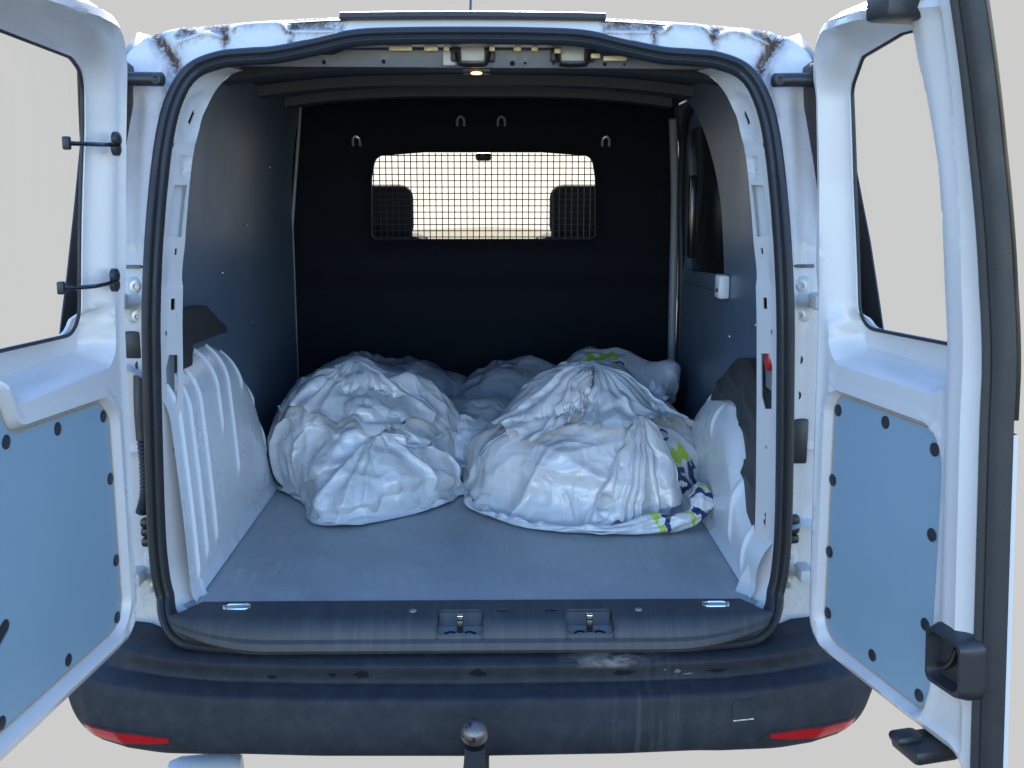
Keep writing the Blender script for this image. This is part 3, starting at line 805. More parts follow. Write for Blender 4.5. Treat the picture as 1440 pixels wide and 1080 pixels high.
# sill cover with striker pockets and lashing rings
pocket = [(-.068, .024), (.194, .288)]
def sill():
    prof = [(.010, .5845), (-.02, .5840), (-.06, .5825), (-.085, .578), (-.100, .568), (-.106, .556), (-.107, .549), (-.112, .546), (-.117, .543), (-.119, .537), (-.116, .530), (-.107, .526), (-.098, .512)]
    pp = smooth_path([(a, b) for a, b in prof], 3); d = np.concatenate([[0], np.cumsum(np.linalg.norm(np.diff(pp, axis=0), axis=1))])
    def fm(u, v, w):       # v = length along the profile
        y = np.interp(v, d, pp[:, 0]); z = np.interp(v, d, pp[:, 1])
        e = np.clip((np.abs(u) - .40) / .22, 0, 1) ** 2
        z = .583 - (.583 - z) * (1 - .62 * e); y = np.where(y < -.04, -.04 + (y + .04) * (1 - .45 * e), y)
        dip = .008 * np.exp(-((np.abs(u) - .33) / .07) ** 2) * sst(.08, .12, v)
        back = np.clip((v - .05) / .1, 0, 1)
        return np.stack([u, y + e * .012 * back, z + w + e * .004 * back], 1)
    T = d[-1]
    o = np.array([(-.566, 0), (.570, 0), (.596, .045), (.605, .062), (.62, .10), (.60, T - .01), (.57, T), (-.57, T), (-.60, T - .01), (-.615, .10), (-.602, .062), (-.592, .045)])
    pk = [fillet([(a, .050), (b, .050), (b, .127), (a, .127)], .010) for a, b in pocket]
    rng = [fillet([(x - .026, .02), (x + .026, .02), (x + .026, .045), (x - .026, .045)], .010) for x in (-.487, .510)]
    plug = [fillet([(x - .013, .048), (x + .013, .048), (x + .013, .060), (x - .013, .060)], .0055) for x in (.065, .165)]
    def top(p):
        w = np.zeros(len(p))
        w += .0012 * np.exp(-((p[:, 1] - .085) / .004) ** 2)
        return w
    so = plate("sill_cover", o, pk + rng + plug, .012, top, lambda p: top(p) - .004, fm, M['sill'], VAN)
    for a, b in pocket:
        c = (a + b) / 2; w = b - a
        A = np.array([[(a + .001, -.040, .578), (b - .001, -.040, .578)], [(a + .004, -.055, .552), (b - .004, -.055, .552)]])
        v, f = grid_vf(A); mk("pocket_wall", v, f, M['sill'], so)
        A = np.array([[(a - .002, -.054, .553), (b + .002, -.054, .553)], [(a - .002, -.106, .5515), (b + .002, -.106, .5515)]])
        v, f = grid_vf(A); pf = mk("striker_plate", v, f, M['lock_steel'], so)
        for s in (a, b):
            A = np.array([[(s, -.035, .582), (s, -.112, .575)], [(s, -.055, .545), (s, -.112, .538)]]); v, f = grid_vf(A); mk("pocket_side", v, f, M['sill'], so)
        st = MB()
        st.add(*rbox_vf((c, -.080, .562), (.013, .012, .034), .003)); st.add(*rbox_vf((c, -.072, .580), (.014, .022, .008), .003))
        st.build("striker", M['gloss_black'], so)
        rbox("striker_tip", (c, -.076, .5855), (.012, .012, .004), M['steel'], so, .0015)
        for q in (-1, 1):
            v, f = tube_vf(smooth_path([(c + q * .010, -.086, .5525), (c + q * .020, -.082, .553), (c + q * .031, -.089, .5525)], 4), .0028, 6); mk("striker_slot", v, f, M['scuff'], so)
    for x in (-.487, .510):
        v, f = rbox_vf((x, -.022, .574), (.05, .024, .004), .002); mk("ring_tray", v, f, M['zinc'], so)
        ring = fillet([(x - .026, -.034), (x + .026, -.034), (x + .026, -.010), (x - .026, -.010)], .011)
        v, f = tube_vf(np.column_stack([ring, np.full(len(ring), .5855)]), .0035, 8, True); mk("lashing_ring", v, f, M['steel'], so)
        v, f = tube_vf([(x - .02, -.022, .583), (x + .02, -.022, .583)], .005, 8); mk("ring_bar", v, f, M['zinc'], so)
    for x in (.065, .165):
        v, f = lathe_vf([(.001, 0), (.014, 0), (.014, .002)], (x, -.043, .5765), (0, 0, 1), 14); mk("screw_plug", v, f, M['scuff'], so)
    for x in (-.12, .345):
        lathe("screw_head", [(.008, 0), (.007, .002), (.001, .003)], (x, -.045, .5832), (0, 0, 1), M['primer'], so, 10)
sill()

# bumper
def yb(x):
    return np.interp(np.abs(x), [0, .3, .5, .62, .72, .79, .84, .872, .888, .895], [0, .005, .018, .035, .060, .092, .135, .195, .30, .60])
def bump_profile(n=5):
    return smooth_path([(-.02, .512), (-.085, .517), (-.105, .517), (-.124, .5145), (-.139, .507), (-.1405, .498), (-.137, .482), (-.1375, .4695), (-.147, .4655), (-.172, .4575), (-.180, .4525), (-.1835, .443), (-.1865, .42), (-.190, .385), (-.185, .350), (-.170, .329), (-.13, .320), (-.08, .317), (-.02, .317)], n)
BP = bump_profile()
def bump_map(x, t):
    """x across, t 0..1 along the profile -> point; the skin wraps forward at the corners"""
    k = t * (len(BP) - 1); y = np.interp(k, np.arange(len(BP)), BP[:, 0]); z = np.interp(k, np.arange(len(BP)), BP[:, 1])
    e = np.clip((np.abs(x) - .52) / .3, 0, 1)
    low = np.clip((.45 - z) / .12, 0, 1)
    x2 = x - np.sign(x) * .035 * e * low ** 2          # tucks in below
    z2 = z + np.where(z > .465, .012 * e, .012 * e * (z > .45)) - .010 * low * np.clip((np.abs(x) - .45) / .2, 0, 1)
    inner = np.clip((z - .462) / .05, 0, 1)
    x2 = x2 - np.sign(x) * inner * .10 * np.clip((np.abs(x) - .6) / .28, 0, 1)
    return np.stack([x2, y + yb(x), z2], -1)
xs = np.unique(np.concatenate([np.linspace(-.72, .72, 120), np.linspace(.72, .895, 40), -np.linspace(.72, .895, 40)]))
ts = np.linspace(0, 1, 90)
P = np.stack([bump_map(xs, np.full_like(xs, t)) for t in ts], 1)
v, f = grid_vf(P); BUMP = mk("bumper", v, f, M['bumper'], VAN, angle=60)
def t_of_z(z):
    i = np.arange(len(BP)); lo = np.argmax(BP[:, 1] < .455); zz = BP[lo:, 1]; return (lo + np.interp(-z, -zz, i[lo:] - lo)) / (len(BP) - 1)
def bump_patch(name, poly, material, parent, off=.003, label=None, cell=.008):
    """poly in (x, z) on the bumper face, laid as a raised piece"""
    def fm(u, v, w):
        t = t_of_z(v); p = bump_map(u, t); e = 1e-3
        du = bump_map(u + e, t) - p; dt = bump_map(u, np.minimum(t + e, 1)) - p; n = np.cross(du, dt); n /= np.maximum(np.linalg.norm(n, axis=1), 1e-9)[:, None]
        n *= np.where(n[:, 1] > 0, -1, 1)[:, None]
        return p + n * w[:, None]
    return plate(name, poly, [], cell, lambda p: np.full(len(p), off), -.004, fm, material, parent, label)
for s in (1, -1):
    ctr = [(.604, .3665), (.66, .364), (.717, .360), (.77, .358), (.812, .357)]
    th = [.004, .0085, .0105, .0105, .009]
    poly = [(s * x, z - h) for (x, z), h in zip(ctr, th)] + [(s * x, z + h) for (x, z), h in list(zip(ctr, th))[::-1]]
    rim = [(s * x, z - h - .006) for (x, z), h in zip(ctr, th)] + [(s * x, z + h + .004) for (x, z), h in list(zip(ctr, th))[::-1]]
    rim[0] = (s * .575, .350)
    bump_patch("reflector_rim", rim, M['black'], BUMP, .0015)
    bump_patch("reflector", poly, M['red_lens'], BUMP, .004)
# towing-eye cover: a thin raised outline
def ring_poly(x0, x1, z0, z1, r, w):
    o = fillet([(x0, z0), (x1, z0), (x1, z1), (x0, z1)], r); i = fillet([(x0 + w, z0 + w), (x1 - w, z0 + w), (x1 - w, z1 - w), (x0 + w, z1 - w)], max(r - w, .001)); return o, i
bump_patch("towing_eye_cover", fillet([(.519, .402), (.566, .404), (.566, .441), (.519, .439)], .006), M['bumper'], BUMP, .0016)
bump_patch("cover_edge", fillet([(.521, .4003), (.564, .402), (.564, .4042), (.521, .4026)], .0005), M['zinc'], BUMP, .002, cell=.003)
# peeled scuffs on the step
def step_patch(name, pts, material):
    def fm(u, v, w):
        i = np.arange(len(BP)); hi = np.argmax(BP[:, 1] < .470); t = np.interp(-v, -BP[8:hi, 1], i[8:hi]) / (len(BP) - 1)
        p = bump_map(u, t); p[:, 1] -= w; p[:, 2] += w * .4; return p
    plate(name, np.array(pts), [], .006, lambda p: np.full(len(p), .0012), -.001, fm, material, BUMP)
def blob(cx, cz, rx, rz, n=18, seed=0):
    r = np.random.default_rng(seed); a = np.linspace(0, 2 * math.pi, n, endpoint=False); k = 1 + r.uniform(-.35, .3, n)
    return np.stack([cx + rx * k * np.cos(a), cz + rz * k * np.sin(a)], 1)
for i, (cx, cz, rx, rz) in enumerate([(.016, .490, .016, .009), (.305, .486, .022, .006), (-.218, .487, .015, .008), (-.275, .486, .009, .005), (-.398, .479, .009, .004), (.495, .484, .018, .004)]):
    step_patch("paint_chip", blob(cx, cz, rx, rz, seed=i), M['scuff'])
for i, (cx, cz, rx, rz) in enumerate([(.415, .486, .007, .004), (.437, .479, .010, .002), (.39, .49, .003, .002)]):
    step_patch("pale_chip", blob(cx, cz, rx, rz, seed=30 + i), M['grey_chip'])
# tow bar
v, f = tube_vf(smooth_path([(.010, .02, .30), (.010, -.14, .262), (.010, -.225, .27), (.010, -.262, .32), (.010, -.268, .405)], 6), [.026] * 19 + [.025, .024, .022, .0205, .0195, .019], 16)
tb = mk("tow_bar", v, f, M['bumper'], VAN)
th = np.linspace(0, math.pi, 18)
v, f = lathe_vf([(.026 * math.sin(a) + .0005, -.026 * math.cos(a)) for a in th], (.010, -.268, .434), (0, 0, 1), 28); mk("tow_ball", v, f, M['ball'], tb)
v, f = rbox_vf((.222, .02, .275), (.075, .05, .08), .014); mk("tow_socket_bracket", v, f, M['black'], VAN)
# pale silencer under the left corner
v, f = lathe_vf([(.02, -.09), (.055, -.085), (.065, -.06), (.066, .06), (.055, .085), (.02, .09)], (-.655, .26, .045), (1, .15, 0), 20)
v = np.array(v); v[:, 2] = .03 + (v[:, 2] - .045) * .8
mk("exhaust_silencer", v, f, M['hinge'], VAN)

# third brake lamp and aerial on the roof edge
A = np.array([[(x, .205 + dy, 1.7935 - .003 * (x / .28) ** 2 + dz) for x in np.linspace(-.270, .283, 24)] for dy, dz in ((.04, .009), (.004, .0085), (-.006, .006), (-.008, -.004), (-.004, -.007), (.03, -.007)) ])
v, f = grid_vf(A, False, False); mk("brake_lamp", v, f, M['smoke_lens'], VAN, "dark brown high brake lamp strip")
v, f = lathe_vf([(.046, 0), (.044, .006), (.034, .018), (.020, .034), (.012, .045), (.010, .052), (.001, .054)], (-.02, 1.15, 1.855), (0, 0, 1), 24)
v = np.array(v); v[:, 2] = 1.825 + (v[:, 2] - 1.855) * 2.2
an = mk("aerial", v, f, M['black'], VAN)
v, f = tube_vf([(-.02, 1.15, 1.93), (-.02, 1.55, 2.25)], .004); mk("aerial_rod", v, f, M['black'], an)

# hinges, plugs, cables on the jambs, upper lamps
def jamb(s):
    def hinge(z0, z1, rear):
        y = .052; x0 = .676
        o = fillet(np.array([(x0 - .018, z0), (x0 + .022, z0), (x0 + .022, z1), (x0 - .018, z1)]) * np.array([s, 1]), .014)
        def top(p): return .006 * sst(0, .006, sdf(p, o)) + .008 * np.exp(-((p[:, 1] - (z0 + z1) / 2) / .010) ** 2)
        h = plate("hinge", o, [], .006, top, -.02, XZ(y), M['hinge'], VAN)
        for z in (z0 + .018, z1 - .018):
            lathe("hinge_bolt", [(.0125, 0), (.0125, .003), (.009, .0035), (.009, .007), (.0055, .0072), (.0045, .004), (.0005, .004)], (s * (x0 - .002), y - .005, z), (0, -1, 0), M['zinc'], h, 16)
        rbox("hinge_arm", (s * (x0 + .030), y - .02, (z0 + z1) / 2), (.03, .07, .03), M['hinge'], h, .006)
    hinge(1.165, 1.262, True); hinge(.585, .685, True)
    for z in ((1.082,) if s < 0 else (1.09, 1.015)):
        lathe("rubber_plug", [(.012, 0), (.0115, .003), (.007, .004), (.0005, .002)], (s * .676, .050, z), (0, -1, 0), M['rubber'], VAN, 14)
    rbox("jamb_block", (s * .681, .052, 1.125 if s < 0 else .918), (.045, .03, .055 if s < 0 else .095), M['black'], VAN, .004)
    if s < 0:
        p = smooth_path([(-.674, .045, 1.062), (-.674, .035, 1.0), (-.672, .03, .93)], 6); v, f = tube_vf(p, .017, 12); bt = mk("cable_boot", v, f, M['rubber'], VAN)
        p = smooth_path([(-.672, .03, .93), (-.672, .03, .87), (-.678, .035, .81), (-.692, .04, .77)], 14); rr = .0165 - .0028 * (np.arange(len(p)) % 2) - .004 * np.linspace(0, 1, len(p))
        v, f = tube_vf(p, rr, 12); mk("bellows", v, f, M['rubber'], bt)
    for z, r in ((.748, .013), (.728, .017), (.706, .013)):
        rbox("latch_block", (s * .680, .045, z), (.03, .03, .02), M['black'], VAN, .007)
    v, f = tube_vf([(s * .655, .05, 1.283), (s * .70, .05, 1.283)], .0035, 6); mk("check_strap", v, f, M['ball'], VAN)
    # tail lamp flank and rubber stop in the upper corner
    A = np.array([[(s * x, y, z) for x, y in ((.692 + e, .17), (.700 + e, .07), (.73 + e, .05), (.78 + e, .20))] for z, e in ((1.33, .026), (1.45, .018), (1.58, .006), (1.66, -.002), (1.685, .0), (1.70, .02))])
    v, f = grid_vf(A); mk("tail_lamp", v, f, M['smoke_lens'], VAN, angle=60)
    st = smooth_path([(s * .700, .115, 1.655), (s * .66, .112, 1.655), (s * .625, .108, 1.654), (s * .612, .106, 1.654)], 5)
    v, f = tube_vf(st, [.014] * (len(st) - 3) + [.0138, .012, .007], 14); db = mk("door_stop", v, f, M['black'], VAN)
    lathe("stop_pad", [(.011, 0), (.010, .003), (.006, .004), (.0005, .001)], (s * .624, .092, 1.653), (0, -1, 0), M['rubber'], db, 14)
jamb(1); jamb(-1)

# ------------------------------------------------------------------ the two rear doors
DO = {'R': dict(H=(.660, -.10), a=R(14), s=1), 'L': dict(H=(-.645, -.10), a=R(5), s=-1)}
def lean(z, u):
    s = np.clip((z - 1.15) / .55, 0, None) ** 1.4; t = np.clip((1.15 - z) / .55, 0, None)
    return -s * (.03 + .16 * u) + t * (.012 + .036 * u)
def door_map(side):
    d = DO[side]; a = d['a']; s = d['s']
    def f(u, v, w):
        u = np.asarray(u, float); v = np.asarray(v, float); w = np.asarray(w, float)
        return np.stack([d['H'][0] + s * (u * math.sin(a) + lean(v, u) - w * math.cos(a)), d['H'][1] - u * math.cos(a) - w * math.sin(a) + 0 * v, v + 0 * u], -1)
    return f
def door_axis(side):
    d = DO[side]; a = d['a']; s = d['s']; return Vector((-s * math.cos(a), -math.sin(a), 0))     # out of the inner face

def rear_door(side):
    fm = door_map(side); ax = door_axis(side)
    if side == 'R':
        outer = fillet([(0, .535), (.30, .522), (.44, .520), (.455, .49), (.497, .46), (.497, 1.10), (.502, 1.30), (.516, 1.50), (.540, 1.715), (.20, 1.742), (.0, 1.742)], [.075, .2, .02, .01, .01, .3, .3, .3, .03, .1, .15])
        win = fillet([(.088, 1.188), (.355, 1.193), (.377, 1.292), (.395, 1.403), (.402, 1.478), (.397, 1.572), (.375, 1.645), (.335, 1.682), (.28, 1.683), (.125, 1.664), (.073, 1.615), (.073, 1.45)], [.045, .012, .3, .3, .2, .2, .05, .03, .1, .04, .04, .3])
        clear = [(.113, 1.172), (.40, 1.172), (.42, 1.30), (.44, 1.48), (.44, 1.70), (.1, 1.70), (.008, 1.64), (.018, 1.47), (.065, 1.342)]
        panel = fillet([(.054, .575), (.352, .560), (.372, .62), (.388, 1.015), (.365, 1.055), (.085, 1.060), (.066, 1.03)], [.045, .03, .1, .08, .04, .02, .02])
        ledge = fillet([(.055, 1.118), (.40, 1.114), (.43, 1.23), (.055, 1.235)], [.05, .06, .02, .02])
        plugs = [(.081, 1.031), (.229, 1.04), (.363, 1.024), (.070, .893), (.362, .879), (.066, .748), (.352, .718), (.067, .623), (.21, .599), (.341, .584)]
        umax = .50
    else:
        outer = fillet([(0, .56), (.66, .545), (.66, 1.72), (.20, 1.745), (0, 1.742)], [.075, .03, .03, .1, .15])
        win = fillet([(.103, 1.183), (.60, 1.199), (.62, 1.66), (.17, 1.655), (.103, 1.634), (.093, 1.54), (.098, 1.40)], [.05, .03, .03, .1, .05, .3, .3])
        clear = [(.112, 1.170), (.60, 1.18), (.60, 1.69), (.11, 1.69), (.03, 1.66), (.012, 1.52), (.041, 1.407), (.076, 1.281)]
        panel = fillet([(.055, .610), (.62, .600), (.62, 1.165), (.46, 1.160), (.415, 1.068), (.11, 1.056), (.075, 1.02)], [.05, .03, .03, .03, .05, .035, .04])
        ledge = fillet([(.055, 1.116), (.395, 1.112), (.46, 1.17), (.60, 1.18), (.60, 1.24), (.055, 1.24)], [.05, .05, .05, .02, .02, .02])
        plugs = [(.426, 1.060), (.268, 1.044), (.101, 1.029), (.084, .906), (.075, .743), (.080, .630), (.263, .628), (.467, .618)]
        umax = .66
    def relief(p):
        u, z = p[:, 0], p[:, 1]; do = sdf(p, outer); dw = -sdf(p, win); dp = sdf(p, panel); dl = sdf(p, ledge)
        w = np.zeros(len(p))
        w -= .030 * (1 - sst(-.002, .020, do)) ** 1.3 * ((u < .47) | (z < .6))
        w += .006 * np.exp(-((do - .030) / .007) ** 2) * (z < 1.72)
        w -= .010 * sst(.046, .030, do) * sst(.018, .028, do) * 0
        hing = sst(.078, .060, u) * (z > 1.25)
        w += .006 * sst(1.22, 1.32, z) * sst(.052, .066, dw) * (u < .42)
        w -= .040 * (1 - sst(.0, .050, dw))
        w = np.where(z < 1.26, np.minimum(w, w * 0 + np.where(dl > 0, -.058 * sst(0, .034, dl), 9)), w)
        w -= .016 * sst(-.012, -.002, dp)
        w += .005 * np.exp(-((dp + .016) / .005) ** 2)
        if side == 'R':
            w += .022 * sst(.392, .44, u) * (1 - .8 * sst(.455, .497, u)) * sst(.62, .68, z)
            # shallow stampings above the panel
            for uu, s in ((.064, 1), (.385, -1)):
                d, _ = polyline_d(p, np.array([(uu, 1.10), (uu + .004 * s, 1.075), (uu + .028 * s, 1.045)])); w += .003 * np.exp(-(d / .005) ** 2)
        d, _ = polyline_d(p, np.array([(.07, .572), (.16, .553), (.30, .545)])); w -= .004 * np.exp(-(d / .005) ** 2)
        return w
    lab = "right rear door, wide open" if side == 'R' else "left rear door, wide open"
    feats = [offset_poly(outer, -.016), offset_poly(outer, -.020), offset_poly(outer, -.030), offset_poly(panel, .002), offset_poly(panel, .012), offset_poly(panel, .019), offset_poly(ledge, -.001), offset_poly(ledge, -.034), offset_poly(win, .050), offset_poly(win, .030)]
    def backw(p):
        do = sdf(p, outer); thin = (p[:, 1] > 1.10) & (do > .016)
        return np.where(thin, relief(p) - .006, np.where((p[:, 0] > .445) & (side == 'R'), -.040, -.075))
    door = plate("rear_door", outer, [win], .0085, relief, backw, fm, M['paint'], VAN, lab, feats=feats)
    # glass with its dark border, fixed outside the frame
    wo = fillet([(-.002, 1.13), (umax - .07, 1.13), (umax - .05, 1.71), (.10, 1.725), (-.002, 1.68)], .03)
    plate("window_pane", wo, [], .05, flat, -.004, lambda u, v, w: fm(u, v, w - .084), M['glass'], door)
    plate("glass_border", wo, [clear], .02, flat, -.003, lambda u, v, w: fm(u, v, w - .079), M['gloss_black'], door)
    gk = resample(win, .012); pts = fm(gk[:, 0], gk[:, 1], np.full(len(gk), -.046)); v, f = tube_vf(pts, .0035, 6, True); mk("glass_gasket", v, f, M['rubber'], door)
    # lining panel with push plugs
    def pan_top(p): return np.full(len(p), -.010) - .002 * (1 - sst(0, .004, sdf(p, panel)))
    slot = [] if side == 'R' else [fillet([(.425, .765), (.445, .785), (.56, .722), (.545, .695)], .015)]
    plate("door_panel", panel, slot, .02, pan_top, -.014, fm, M['panel'], door)
    pe = resample(panel, .012); v, f = tube_vf(fm(pe[:, 0], pe[:, 1], np.full(len(pe), -.0115)), .0013, 6, True); mk("panel_edge", v, f, M['ply_edge'], door)
    if slot: plate("panel_slot", slot[0] + (slot[0] - slot[0].mean(0)) * .1, [], .03, flat, -.002, lambda u, v, w: fm(u, v, w - .0125), M['black'], door)
    first = None
    for u, z in plugs:
        c = fm(u, z, -.010)
        if first is None:
            v, f = lathe_vf([(.0115, 0), (.0115, .0012), (.009, .002), (.005, .0022), (.0005, .0022)], (0, 0, 0), ax, 16); first = mk("push_plug", v, f, M['black'], door); first.location = c
        else:
            q = first.copy(); COL.objects.link(q); q.parent = door; q.location = c
    if side == 'R':
        # edge rubber running down the free side
        zs = np.linspace(.43, 1.715, 60); ue = np.interp(zs, [.43, 1.1, 1.3, 1.5, 1.72], [.497, .497, .502, .516, .540])
        pr_ = [(-.006, .004), (-.003, .012), (.002, .0145), (.006, .011), (.008, .004), (.011, .005), (.018, .001), (.023, -.006), (.0245, -.014), (.0245, -.026), (-.004, -.026)]
        A = np.array([[fm(u + o, z, w) for o, w in pr_] for u, z in zip(ue, zs)]); v, f = grid_vf(A, False, True); mk("edge_rubber", v, f, M['rubber'], door, angle=45)
        A = np.array([[fm(u + o, z, w) for o, w in ((.0, -.026), (.0242, -.026), (.0256, -.028), (.0256, -.033), (.0, -.038))] for u, z in zip(ue, zs)])
        lo = zs < 1.10
        v, f = grid_vf(A[lo], False, True); mk("outer_skin", v, f, M['paint'], door)
        v, f = grid_vf(A[~lo], False, True); mk("glass_edge", v, f, M['gloss_black'], door)
        A = np.array([[fm(u + o, z, w) for o, w in pr_] for u, z in zip(np.linspace(.46, .50, 8), np.linspace(.40, .50, 8))]); v, f = grid_vf(A + np.array([0, -.015, 0]), False, True); mk("lower_rubber", v, f, M['rubber'], door)
        # inner release handle in its cup
        ho = fillet([(.417, .655), (.512, .655), (.512, .760), (.417, .760)], .020)
        hi_ = fillet([(.428, .668), (.500, .668), (.500, .749), (.428, .749)], .016)
        hm = lambda u, v, w: fm(u, v, w + .024)
        hc = plate("handle_cup", ho, [], .005, lambda p: .020 * sst(0, .007, sdf(p, ho)) - .022 * sst(0, .007, sdf(p, hi_)), -.04, hm, M['black'], door, feats=[offset_poly(ho, -.007, .003), hi_, offset_poly(hi_, -.007, .003)])
        plate('cup_floor', hi_ + (hi_ - hi_.mean(0)) * .05, [], .03, flat, -.003, lambda u, v, w: fm(u, v, w + .0245), M['black'], hc)
        hp = smooth_path([(.440, .690), (.457, .695), (.474, .715), (.483, .736)], 6)
        v, f = tube_vf(fm(hp[:, 0], hp[:, 1], np.full(len(hp), .031)), np.linspace(.0035, .0065, len(hp)), 10); mk("release_lever", v, f, M['gloss_black'], hc)
        # latches top and bottom
        ya = math.atan2(-math.cos(DO['R']['a']), math.sin(DO['R']['a'])); rz_ = Matrix.Rotation(ya, 3, 'Z')
        ll = rbox("lower_latch", fm(.385, .516, .010), (.075, .085, .026), M['black'], door, .008, rz_)
        rbox("latch_arm", fm(.375, .532, .040), (.035, .050, .018), M['black'], ll, .008, rz_)
        ul = rbox("upper_latch", fm(.435, 1.698, .030), (.06, .090, .044), M['black'], door, .008, rz_)
        rbox("latch_arm", fm(.465, 1.712, .020), (.02, .02, .02), M['black'], ul, .006, rz_)
    else:
        for z in (1.517, 1.277):
            g = MB()
            for dz in (.008, -.008): g.add(*lathe_vf([(.013, -.004), (.013, .004), (.010, .006), (.0005, .0065)], fm(.084, z + dz, .012), ax, 16))
            cg = g.build("cable_grommet", M['rubber'], door)
            v, f = tube_vf(fm(np.array([.084, .12, .16, .195, .204]), z + np.array([-.001, -.003, -.004, -.004, -.003]), np.array([.016, .016, .010, -.012, -.035])), .0038, 8); mk("heater_cable", v, f, M['gloss_black'], door)
            rbox("cable_clip", fm(.203, z - .003, -.030), (.012, .014, .022), M['black'], door, .003)
rear_door('R'); rear_door('L')

#BAGS#
# ------------------------------------------------------------------ plastic sacks
def bag_material(name, color, rough=0.34):
    m = mat(name, color, rough, coat=0.65, var=0.17, vscale=5, rvar=0.08)
    m.node_tree.nodes['Principled BSDF'].inputs['Coat Roughness'].default_value = 0.17
    nt = m.node_tree; b = nt.nodes["Principled BSDF"]
    b.inputs["Subsurface Weight"].default_value = 0.0
    tc = N(m, "ShaderNodeTexCoord")
    w = N(m, "ShaderNodeTexNoise", Scale=6.0, Detail=2.0); nt.links.new(tc.outputs["Object"], w.inputs["Vector"])
    ad = N(m, "ShaderNodeVectorMath", operation='MULTIPLY_ADD'); nt.links.new(w.outputs["Color"], ad.inputs[0]); ad.inputs[1].default_value = (.16, .16, .16); nt.links.new(tc.outputs["Object"], ad.inputs[2])
    tot = None                      # sharp little creases: distance to cell edges, long cells in several directions
    for sc, st, rot, amp in ((6, (1, 1, .24), (.5, .3, .2), 1.0), (10, (.22, 1, 1), (.2, .9, .5), .8), (19, (1, .25, 1), (.7, .1, 1.2), .45)):
        mp = N(m, "ShaderNodeMapping"); mp.inputs["Scale"].default_value = st; mp.inputs["Rotation"].default_value = rot; nt.links.new(ad.outputs[0], mp.inputs["Vector"])
        v = N(m, "ShaderNodeTexVoronoi", Scale=sc); v.feature = 'DISTANCE_TO_EDGE'; nt.links.new(mp.outputs[0], v.inputs["Vector"])
        q = N(m, "ShaderNodeMapRange"); q.inputs["From Max"].default_value = .24; q.inputs["To Max"].default_value = amp; nt.links.new(v.outputs["Distance"], q.inputs["Value"])
        if tot is None: tot = q.outputs[0]
        else:
            sm = N(m, "ShaderNodeMath", operation='ADD'); nt.links.new(tot, sm.inputs[0]); nt.links.new(q.outputs[0], sm.inputs[1]); tot = sm.outputs[0]
    bp = N(m, "ShaderNodeBump"); bp.inputs["Strength"].default_value = .36; bp.inputs["Distance"].default_value = .009; bp.invert = True
    nt.links.new(tot, bp.inputs["Height"]); nt.links.new(bp.outputs[0], b.inputs["Normal"]); nt.links.new(bp.outputs[0], b.inputs["Coat Normal"])
    return m
M['bag'] = bag_material("white_sack_plastic", (0.55, 0.56, 0.57))
M['bag_warm'] = bag_material("off_white_sack_plastic", (0.62, 0.60, 0.59))
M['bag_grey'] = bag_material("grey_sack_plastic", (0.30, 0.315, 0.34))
M['print_green'] = mat("lime_green_print", (0.42, 0.52, 0.05), 0.4)
M['print_navy'] = mat("navy_print", (0.015, 0.03, 0.10), 0.4)

def ico(sub):
    bm = bmesh.new(); bmesh.ops.create_icosphere(bm, subdivisions=sub, radius=1.0)
    v = np.array([tuple(x.co) for x in bm.verts]); bm.verts.index_update(); f = np.array([[x.index for x in q.verts] for q in bm.faces]); bm.free(); return v, f

def nbrs(n, f):
    e = np.vstack([f[:, [0, 1]], f[:, [1, 2]], f[:, [2, 0]]]); e = np.vstack([e, e[:, ::-1]]); e = np.unique(e, axis=0)
    cnt = np.bincount(e[:, 0], minlength=n); st = np.concatenate([[0], np.cumsum(cnt)[:-1]])
    K = 6; nb = np.repeat(np.arange(n)[:, None], K, 1); ok = np.zeros((n, K), bool)
    for k in range(K):
        h = cnt > k; nb[h, k] = e[st[h] + k, 1]; ok[h, k] = True
    return nb, ok

def subdivide(f, n):
    e = np.sort(np.vstack([f[:, [0, 1]], f[:, [1, 2]], f[:, [2, 0]]]), axis=1); u, inv = np.unique(e, axis=0, return_inverse=True); inv = inv.ravel()
    m = len(f); a, b, c = n + inv[:m], n + inv[m:2 * m], n + inv[2 * m:]
    F = np.vstack([np.stack([f[:, 0], a, c], 1), np.stack([f[:, 1], b, a], 1), np.stack([f[:, 2], c, b], 1), np.stack([a, b, c], 1)])
    return u, F

class Blob:
    """union of turned ellipsoids: what fills the sack"""
    def __init__(s, els): s.e = [(np.array(c), np.array(r), math.radians(t)) for c, r, t in els]
    def dist(s, p, k=.030):
        ds = []; ns = []
        for c, r, t in s.e:
            q = p - c; ca, sa = math.cos(t), math.sin(t)
            l = np.stack([q[:, 0] * ca + q[:, 1] * sa, -q[:, 0] * sa + q[:, 1] * ca, q[:, 2]], 1)
            a = l / r; k0 = np.sqrt((a * a).sum(1)) + 1e-9; bq = a / r; k1 = np.sqrt((bq * bq).sum(1)) + 1e-9
            n = bq / k1[:, None]; ds.append(k0 * (k0 - 1) / k1); ns.append(np.stack([n[:, 0] * ca - n[:, 1] * sa, n[:, 0] * sa + n[:, 1] * ca, n[:, 2]], 1))
        D = np.array(ds); m = D.min(0); w = np.exp(-(D - m) / k); W = w.sum(0)
        g = (np.array(ns) * (w / W)[:, :, None]).sum(0); g /= np.linalg.norm(g, axis=1)[:, None] + 1e-9
        return m - k * np.log(W), g

